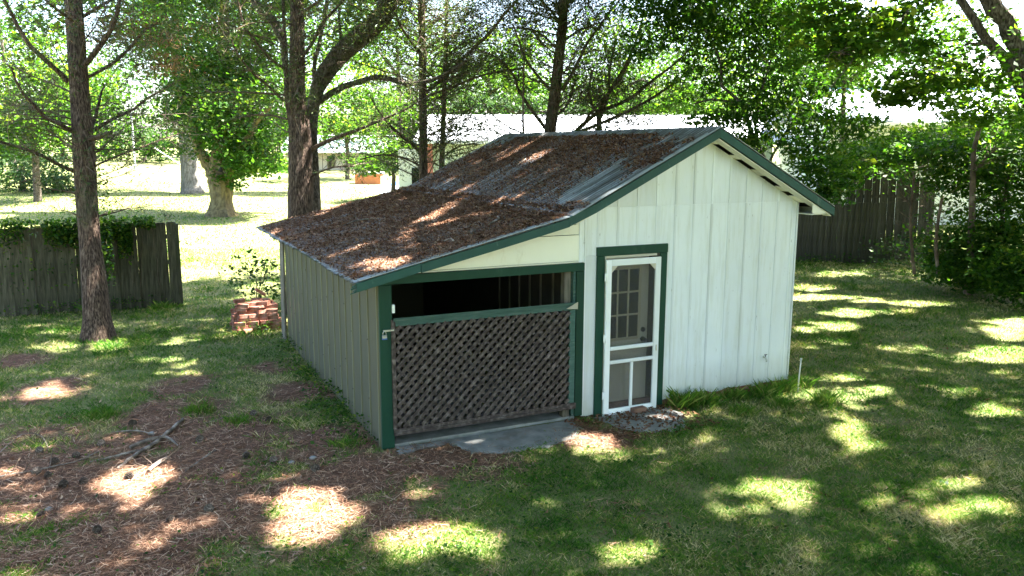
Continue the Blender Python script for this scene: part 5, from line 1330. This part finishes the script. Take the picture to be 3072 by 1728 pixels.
# ------------------------------------------------------------ ivy and low plants
def plant(name, label, cat, P, size, mat, ratio=.8, stems=None, group=None, flat=.2, tint=None, clip_ground=True):
    P = np.asarray(P)
    c = P.mean(0)
    T = empty(name, (c[0], c[1], terf(c[0], c[1])), label, cat, group)
    if clip_ground: P = P[P[:, 2] > ter(P[:, 0], P[:, 1]) + .01]
    V, F = leaves(P, size, ratio, flat, .4)
    tt = rng.random(len(P)) if tint is None else tint + .3*rng.random(len(P))
    o = np_mesh('leaves', V, F, M[mat], T, np.repeat(np.clip(tt, 0, 1), 4)); o['kind'] = 'stuff'
    if stems:
        mb = MB()
        for s in stems: mb.tube(s, 4, caps=False)
        mb.build('stems', M['twig'], T)
    return T
def strip(x0, x1, y, z, dx, dz, dy, n):
    x = rng.uniform(x0, x1, n)
    w = .35 + .65*vnoise(x, x*0, 1.6, 9)
    return np.stack([x, y + rng.normal(size=n)*dy, z + rng.normal(size=n)*dz*w], 1)
P = np.concatenate([strip(-8, -4.8, 10.14, 1.84, 0, .04, .07, 420), strip(-4.8, -1.9, 10.14, 1.86, 0, .06, .09, 1100), strip(-3.95, -3.2, 10.05, 1.62, 0, .16, .06, 900), strip(-4.7, -4.3, 10.05, 1.7, 0, .18, .05, 260), strip(-3.0, -2.35, 10.02, 1.66, 0, .16, .06, 800),
                    strip(-2.62, -2.35, 9.98, 1.38, 0, .22, .06, 420), strip(-2.95, -2.75, 9.98, 1.2, 0, .3, .05, 260), strip(-2.3, -1.9, 10.0, 1.78, 0, .07, .05, 160), strip(-5.2, -3.4, 10.02, .9, 0, .4, .03, 130)])
stems = []
for k in range(16):
    x = -5 + k*.2; q = [(x, 10.05, 1.8, .006)]
    for j in range(5): q.append((q[-1][0] + (random.random()-.5)*.12, 10.04, q[-1][2]-.2-random.random()*.12, .004))
    stems.append(q)
plant('ivy_vine', 'ivy trailing along the top of the left board fence', 'ivy', P, .065, 'leaf', .85, stems)
# ivy on the left trunk
n = 420; a = rng.random(n)*6.28; z = rng.uniform(.9, 2.9, n)
P = np.stack([-3.0 + .26*np.cos(a)+.05, 7.75 + .26*np.sin(a), z], 1); P = P[(np.cos(a) > .2)]
plant('ivy_vine', 'ivy climbing the right side of the left cedar trunk', 'ivy', P, .055, 'leaf', .85)
p, t_ = blob_points((-.15, 8.6, .75), (.55, .5, .5), 420, 14, .3)
plant('shrub', 'dark scraggly shrub beyond the brick pile at the rear wall', 'shrub', p, .09, 'leafdark', .6, [[(-.15, 8.6, 0, .012), (-.1+.1*k, 8.6, .7+.1*k, .006), (-.4+.25*k, 8.55, 1.1, .003)] for k in range(4)])
weeds = [(-.16, 5.2, .22, 'by the far end of the left wall'), (-.2, 4.3, .25, 'a third of the way along the left wall from the rear'), (-.22, 3.3, .22, 'at the middle of the left wall'), (-.2, 2.5, .2, 'below the left wall, nearer the gate than the middle'), (-.25, 1.75, .24, 'along the lower left wall'), (-.28, 1.1, .2, 'near the front end of the left wall'), (-.2, .45, .26, 'next to the front left corner post'),
         (-.62, 6.6, .2, 'left of the brick pile'), (-.2, 6.62, .22, 'in front of the brick pile')]
for (x, y, r, where) in weeds:
    p, _ = blob_points((x, y, .10), (r*1.1, r*1.6, .16), 190, 9, .3)
    plant('weed', 'low green leafy weed ' + where, 'weed', p, .045, 'leaf', .7, None, None, .9)
p, _ = blob_points((-3.3, 10.0, .14), (1.6, .2, .16), 500, 12, .3)
plant('weed', 'ragged weeds along the foot of the left board fence', 'weed', p, .055, 'leaf', .5)
p, _ = blob_points((15.9, 8.7, .16), (1.8, .5, .22), 700, 12, .3)
plant('weed', 'pale weeds along the foot of the right stockade fence', 'weed', p, .07, 'leaf', .5)
p, _ = blob_points((18.2, 7.2, .5), (1.8, .9, .6), 1500, 16, .3)
plant('shrub', 'shadowy low brambles in front of the tall stockade fence', 'shrub', p, .09, 'leafdark', .6)

# ------------------------------------------------------------ grass
def blades(name, n, pos, hmin, hmax, wd, mat, label, lean=.5, tint=None, kind='stuff', cat='grass', parent=None):
    P = pos(n); n = len(P)
    a = rng.random(n)*2*math.pi
    h = rng.uniform(hmin, hmax, n) * (P[:, 3] if P.shape[1] > 3 else 1)
    l = rng.normal(size=(n, 2))*lean
    w = wd * (.7+.6*rng.random(n)) * (P[:, 4] if P.shape[1] > 4 else 1)
    B = P[:, :3]
    s = np.stack([np.cos(a)*w/2, np.sin(a)*w/2, 0*a], 1)
    tip = B + np.stack([l[:, 0]*h, l[:, 1]*h, h*.9], 1)
    midp = B*.5 + tip*.5 + np.stack([0*a, 0*a, h*.12], 1)
    V = np.stack([B-s, B+s, midp+s*.6, tip], 1).reshape(-1, 3)
    F = np.arange(4*n).reshape(n, 4)
    tt = tint(P) if tint is not None else rng.random(n)
    o = np_mesh(name, V, F, M[mat], parent, np.repeat(tt, 4))
    if parent is None: tag(o, label, cat, None, kind)
    return o
def in_shed(x, y): return (x > -.03) & (x < 6.02) & (y > -.03) & (y < YB+.05)
def on_pad(x, y): return ((x > .1) & (x < 2.45) & (y > -.62+.25*np.abs(x-1.5)) & (y < 0)) | ((x > 2.65) & (x < 3.9) & (y > -.85+.3*np.abs(x-3.2)) & (y < 0))
def visible_strip(n, t0, t1, halfw=.92):
    """Random spots on the yard, denser close by where single blades can be told apart."""
    t = t0 * (t1/t0) ** rng.random(n)
    u = (rng.random(n)*2-1) * halfw * t
    x = CAM.x + FH[0]*t + FH[1]*u; y = CAM.y + FH[1]*t - FH[0]*u
    return x, y, t
def lawn_pos(n):
    x, y, t = visible_strip(n, 4.2, 26)
    s = straw_mask(x, y)
    g = vnoise(x, y, 2.8, 31)*.6 + vnoise(x, y, .8, 32)*.4
    keep = (rng.random(len(x)) > s*1.02) & (rng.random(len(x)) < .35 + 1.3*g) & ~in_shed(x, y) & (~on_pad(x, y) | (rng.random(len(x)) < .02))
    x, y, t, g = x[keep], y[keep], t[keep], g[keep]
    sc = np.clip(t/9, .8, 2.4)
    lush = 1 + .8*(vnoise(x, y, 1.1, 33) > .68)*(y > .5)
    return np.stack([x, y, ter(x, y)-.003, lush*(.6+.8*g), sc], 1)
def lawn_tint(P):
    x, y = P[:, 0], P[:, 1]
    dry = vnoise(x, y, 1.3, 41)*.5 + vnoise(x, y, 4.5, 42)*.5
    t = rng.random(len(x))**1.2 * .72 + (dry-.36)*1.3
    return np.clip(t, 0, 1)
blades('grass', 700000, lawn_pos, .022, .062, .0075, 'grass', 'short green and yellowing lawn grass around the shed', .65, lawn_tint)
def far_pos(n):
    x, y, t = visible_strip(n, 22, 60, .7)
    k = ~((x > 11) & (x < 24.5) & (y > 33) & (y < 50.5)); x, y, t = x[k], y[k], t[k]; n = len(x)
    return np.stack([x, y, ter(x, y), np.ones(n), t/9], 1)
blades('grass', 60000, far_pos, .04, .08, .012, 'grass', 'lawn grass on the open slope behind the fence', .7, lambda P: rng.random(len(P))*.65+.2)
x, y, t = visible_strip(46000, 4.2, 18)
k = (vnoise(x, y, 1.9, 81)*.6 + vnoise(x, y, 6, 82)*.4 > .5) & ~in_shed(x, y) & ~on_pad(x, y) & (rng.random(len(x)) > straw_mask(x, y)*.85); x, y = x[k], y[k]
V, F = leaves(np.stack([x, y, ter(x, y)+.015+rng.random(len(x))*.03], 1), .034, .75, 1.2, .5)
tag(np_mesh('clover', V, F, M['leaf'], None, np.repeat(rng.random(len(x)), 4)), 'low broad leaved weeds mixed through the lawn', 'ground cover', None, 'stuff')
# taller tufts
tufts = [(4.05, -.12, .34, 'at the right foot of the door frame'), (4.35, -.22, .3, 'a step right of the door frame'), (4.9, -.15, .24, 'under the middle of the white wall'), (5.35, -.25, .28, 'below the wall tap'), (5.75, -.15, .26, 'at the front right corner of the shed'), (6.15, -.12, .24, 'around the pale pipe'), (5.2, -.75, .22, 'a metre out from the white wall'), (5.85, -.85, .24, 'in the dark round clump near the pipe'), (4.6, -.7, .18, 'between the concrete pad and the dark clump'),
         (-1.35, 1.65, .15, 'in the pine straw left of the front corner'), (-2.9, 2.6, .2, 'in the dappled grass above the fallen branch'), (-1.75, 2.3, .17, 'on the slope of straw left of the shed'), (-.35, .3, .16, 'at the foot of the corner post'), (-3.2, 9.85, .3, 'under the ivy by the fence'), (-1.9, 9.85, .25, 'at the right end of the left fence')]
for (x, y, h, where) in tufts:
    T = empty('grass_tuft', (x, y, terf(x, y)), 'taller green grass tuft ' + where, 'grass tuft')
    def tp_pos(n, x=x, y=y):
        px = x + rng.normal(size=n)*.11; py = y + rng.normal(size=n)*.085
        k = ~in_shed(px, py); px, py = px[k], py[k]
        return np.stack([px, py, ter(px, py), np.exp(-((px-x)**2+(py-y)**2)/.05)*.6+.4, np.ones(len(px))], 1)
    o = blades('blades', 230, tp_pos, h*.35, h, .008, 'grass', None, .45, lambda P: .15+rng.random(len(P))*.6, parent=T); o['kind'] = 'stuff'

# ------------------------------------------------------------ straw and leaf litter
def needles(name, P, length, width, mat, label, cat='pine straw', tilt=.12, parent=None):
    n = len(P)
    a = rng.random(n)*2*math.pi; L = length*(.5+rng.random(n))
    d = np.stack([np.cos(a), np.sin(a), rng.normal(size=n)*tilt], 1)
    s = np.stack([-np.sin(a), np.cos(a), rng.normal(size=n)*.3], 1)*(width/2)
    h = d*(L/2)[:, None]; bend = np.stack([-np.sin(a), np.cos(a), 0*a], 1)*(L*rng.normal(size=n)*.12)[:, None]
    V = np.stack([P-h-s, P-h+s, P+bend+s, P+h, P+bend-s], 1).reshape(-1, 3)
    F = (np.arange(n)*5)[:, None] + np.array([0, 1, 2, 4])
    F2 = (np.arange(n)*5)[:, None] + np.array([4, 2, 3, 3])
    tri1 = (np.arange(n)*5)[:, None]
    T1 = np.concatenate([tri1+np.array([0, 1, 2]), tri1+np.array([0, 2, 4]), tri1+np.array([4, 2, 3])])
    o = np_mesh(name, V, T1, M[mat], parent, np.repeat(rng.random(n), 5))
    if parent is None: tag(o, label, cat, None, 'stuff')
    return o
x, y, t = visible_strip(240000, 4.2, 17)
s = straw_mask(x, y)
k = (rng.random(len(x)) < s**1.3*.95 + .015) & ~in_shed(x, y); x, y = x[k], y[k]
x, y = x[:62000], y[:62000]
needles('pine_straw', np.stack([x, y, ter(x, y)+.006+rng.random(len(x))*.022], 1), .13, .005, 'straw', 'reddish brown pine needles covering the ground at the left front')
x, y, t = visible_strip(60000, 4.2, 17)
s = straw_mask(x, y)
k = (rng.random(len(x)) < s*.16+.012) & ~in_shed(x, y); x, y = x[k], y[k]
V, F = leaves(np.stack([x, y, ter(x, y)+.014+rng.random(len(x))*.012], 1), .05, .55, 1.8, .5, fold=.25)
tag(np_mesh('fallen_leaves', V, F, M['litter'], None, np.repeat(rng.random(len(x))**.7, 4)), 'scattered dry brown leaves on the grass and straw', 'fallen leaves', None, 'stuff')
# dead leaves drifted on the concrete before the door
x = rng.uniform(2.3, 4.0, 1500); y = -rng.random(1500)**1.3*.95 - .03
k = rng.random(1500) < .25 + .9*vnoise(x, y, 3.5, 51)
x, y = x[k], y[k]
V, F = leaves(np.stack([x, y, .02+rng.random(len(x))*.012], 1), .045, .55, 1.8, .5, fold=.25)
tag(np_mesh('fallen_leaves', V, F, M['litter'], None, np.repeat(rng.random(len(x))*.7, 4)), 'dark dead leaves drifted on the concrete by the door', 'fallen leaves', None, 'stuff')

# on the roof
def roof_density(x, y):
    n = vnoise(x*.6, y*1.2, 2.2, 61)*.5 + vnoise(x, y*2.2, 3.5, 62)*.3 + vnoise(x, y*3, 9, 63)*.2
    base = np.where(x < 2.2, .79, .78 - (x-2.2)*.05)
    base = base - .40*np.exp(-(((x-2.75)/.55)**2 + ((y-.35)/.55)**2)) - .22*np.exp(-(((x-3.3)/.7)**2 + ((y-.9)/.5)**2))
    base = base - .25*np.exp(-(((y+.25)/.13)**2)) - .28*(y > 5.2)*(x > 1.5) - .15*np.clip(-x*3, 0, 1)
    base = base + .12*np.exp(-(((y-3.2)/1.6)**2)) - .25*(x > 2.5)*np.clip(1.1-y, 0, 1) + .2*np.exp(-((x-2.3)/.3)**2)*(y > .8) - .25*np.clip((x-3.75)*2, 0, 1)
    n = n*.62 + .38*vnoise(x*.55, y, 9.5, 64)
    return np.clip((n + base - .80)*7, 0, 1)
N_ = 170000
x = rng.uniform(-.33, 4.19, N_); y = rng.uniform(-.28, 6.28, N_)
k = (rng.random(N_) < roof_density(x, y)) & ~((x > 2.3) & (y > 6.0)); x, y = x[k], y[k]
rz = np.where(x < 2.25, 1.995 + (x+.25)*.2332, 2.578 + (x-2.25)*(ZR-2.578)/(XR-2.25) + .016) + .016*(np.abs(x-2.24) < .11)
inv = rng.random(len(x)) < np.where(x < 2.2, .55, .8)
yv = (np.floor(y/PITCH)+.5)*PITCH + rng.normal(size=len(y))*.010
y = np.where(inv, yv, y)
valley = np.cos(y/PITCH*2*math.pi)*AMP
sel = rng.random(len(x)) < .48
Pl = np.stack([x, y, rz + .010 + np.maximum(valley, -.004) + rng.random(len(x))*.016], 1)
V, F = leaves(Pl[sel], .052, .5, 1.6, .5, fold=.3)
tag(np_mesh('roof_litter', V, F, M['litter'], None, np.repeat(rng.random(sel.sum())**1.4, 4)), 'dead brown leaves thick on the shed roof', 'leaf litter', None, 'stuff')
needles('roof_straw', Pl[~sel], .10, .004, 'straw', 'pine needles scattered over the shed roof', 'pine straw', .1)
# sticks and cones on the roof
for (xa, ya, ang, L, lb) in ((1.55, .55, .5, .42, 'pale bent stick lying near the front of the lean-to roof'), (.95, .2, 1.6, .16, 'short stub of wood near the roof edge above the gate'), (3.2, 3.2, .2, .35, 'thin stick lying half way up the main roof'), (.9, 3.6, 2.7, .4, 'thin grey stick in the leaves on the rear of the lean-to roof')):
    z = roof_l(xa)+.03
    tag(MB().tube([(xa, ya, z, .012), (xa+math.cos(ang)*L*.5, ya+math.sin(ang)*L*.5, roof_l(xa+math.cos(ang)*L*.5)+.05, .012), (xa+math.cos(ang+.4)*L, ya+math.sin(ang+.4)*L, roof_l(xa+math.cos(ang+.4)*L)+.035, .007)], 6).build('stick', M['deadwood']), lb, 'stick')

# ------------------------------------------------------------ pine cones, branches, stones
def cone_mesh():
    mb = MB().sphere((0, 0, 0), .026, 8, 6, 1.5)
    ga = 2.39996
    for i in range(72):
        t = i/72; z = -.038+.078*t; r = .036*math.sin(math.pi*(t*.86+.12))
        a = i*ga; c, s = math.cos(a), math.sin(a)
        w = .010
        o = Vector((c*r*.4, s*r*.4, z)); e = Vector((c*(r+.006), s*(r+.006), z+.006))
        tg = Vector((-s, c, 0))*w
        n = len(mb.v)
        mb.v += [tuple(o-tg*.5), tuple(o+tg*.5), tuple(e+tg), tuple(e+Vector((c*.004, s*.004, .006))), tuple(e-tg), tuple(e-Vector((0, 0, .004)))]
        mb.f += [(n, n+1, n+2, n+3, n+4), (n, n+4, n+5), (n+5, n+2, n+1), (n, n+5, n+1)]
    me = mb.mesh('pine_cone'); me.materials.append(M['cone']); return me
cm = cone_mesh()
cones = [(-3.48, .89, 'left of a pair below the twigs at the left edge'), (-3.36, .74, 'beside another cone at the left edge'), (-3.12, 1.22, 'dark, left of the fallen branches'), (-3.32, 1.11, 'amid three cones left of the fallen branches'), (-3.5, 1.55, 'near the left edge above the others'), (-3.2, .42, 'pale, half way down the left side'), (-3.02, .42, 'pale, below the dark cones'), (-2.88, 1.49, 'left of the forked branch'),
         (-2.27, -.94, 'standing alone in the sunlit straw at the lower left'), (-1.94, -.87, 'small, right of the lone cone'), (-1.44, .4, 'grey, midway between branches and shed'), (-1.19, .11, 'at the top of the sunlit patch'), (-.83, -.30, 'nearest the big sunlit patch'), (-2.55, 2.1, 'above the forked branch'), (-2.87, -.87, 'on the bright straw at the lower left'), (-1.85, 1.16, 'right of the long stick'), (-1.15, 1.84, 'in the shade of the left wall'), (-1.02, 1.5, 'between the left wall and the straw clearing'), (-2.6, .35, 'under the lower twigs'), (-3.35, -.25, 'in the sunlit straw at the far lower left')]
for i, (x, y, wh) in enumerate(cones):
    o = inst('pine_cone', cm, (x, y, terf(x, y)+.034), (R(90)+random.random()*.4, random.random()*.6, random.random()*6), None, (.85+.3*random.random(),)*3)
    tag(o, 'pine cone ' + wh, 'pine cone', 'pine cones on the straw')
o = inst('pine_cone', cm, (.72, .75, roof_l(.72)+.04), (1.5, .2, 1), None, (.9,)*3); tag(o, 'pine cone on the lean-to roof left of another', 'pine cone', 'pine cones on the roof')
o = inst('pine_cone', cm, (1.25, .35, roof_l(1.25)+.04), (1.4, .5, 2), None, (.9,)*3); tag(o, 'pine cone on the lean-to roof near the barge board', 'pine cone', 'pine cones on the roof')
def gbranch(label, pts, name='fallen_branch', mat='deadwood', tw=2):
    P = [(x, y, terf(x, y)+r*.6+dz, r*.72) for x, y, r, dz in pts]
    c = P[0]
    T = empty(name, (c[0], c[1], terf(c[0], c[1])), label, 'branch')
    l = resample(P, .08)
    l = [np.array(q) + np.array([*rng.normal(size=3)*q[3]*.2, 0]) for q in l]
    MB().tube([tuple(q) for q in l], 7, wob=.25).build('stem', M[mat], T)
    if tw:
        mb = MB(); twigs(mb, l, tw, .12, .35, .006, up_=.3, sub=1, spread=.9); mb.build('twigs', M['twig'], T)['kind'] = 'stuff'
gbranch('thick broken branch pointing up to the right in the fallen pile', [(-1.98, 1.98, .026, .03), (-2.18, 1.55, .03, .02), (-2.24, 1.42, .03, .02), (-2.55, .95, .03, .01), (-2.72, .66, .02, 0)])
gbranch('dark crooked branch crossing the middle of the fallen pile', [(-2.58, 1.21, .028, .03), (-2.38, 1.33, .028, .05), (-2.2, 1.36, .024, .04), (-2.09, 1.1, .012, .01)])
gbranch('thin forked stick above the fallen pile', [(-2.78, 1.95, .008, .0), (-2.5, 1.75, .011, .04), (-2.33, 1.48, .012, .05)])
gbranch('lone grey stick right of the fallen pile', [(-1.72, .78, .010, .01), (-1.88, .55, .014, .01), (-2.08, .3, .012, 0)], tw=0)
gbranch('weathered log piece behind the fallen pile at left', [(-2.98, 1.0, .018, 0), (-2.72, 1.05, .022, .01), (-2.5, 1.12, .02, .01)], tw=1)
gbranch('long thin dead branch at the left edge', [(-3.9, .95, .012, .01), (-3.45, .95, .013, .02), (-3.1, 1.02, .01, .03), (-2.9, 1.25, .007, .03)], tw=7)
gbranch('curled bark scraps in the bright patch left of centre', [(-2.42, .40, .024, .03), (-2.3, .58, .03, .04), (-2.22, .66, .02, .05)], tw=3)
gbranch('arching dead twig at the far left', [(-3.95, 1.6, .005, .0), (-3.7, 1.95, .006, .12), (-3.5, 1.9, .005, .08), (-3.4, 1.5, .003, .0)], tw=3)
gbranch('slim twig lying on the grass left of the bright pad corner', [(2.15, -1.75, .004, .01), (2.6, -1.6, .005, .02), (2.85, -1.35, .003, .02)], tw=0)
gbranch('fine pale twig arching on the straw below the side wall', [(-1.75, 1.75, .004, .02), (-1.4, 1.8, .004, .05), (-1.2, 1.5, .003, .02)], tw=1)
for (x, y, r, lb) in ((-1.02, .02, .035, 'small grey stone in the shade before the shed'), (-.78, .05, .04, 'flat blue grey stone left of the corner post'), (-3.3, -.1, .035, 'pale stone in the sunny straw'), (-2.35, 1.68, .04, 'pale blue grey stone above the fallen branches')):
    mb = MB().sphere((0, 0, 0), r, 8, 5, .5); mb.v = [(a*(1+.2*random.random()), b*(1+.2*random.random()), c) for a, b, c in mb.v]
    o = mb.build('stone', M['concrete'], None, True); o.location = (x, y, terf(x, y)+r*.3); tag(o, lb, 'stone')
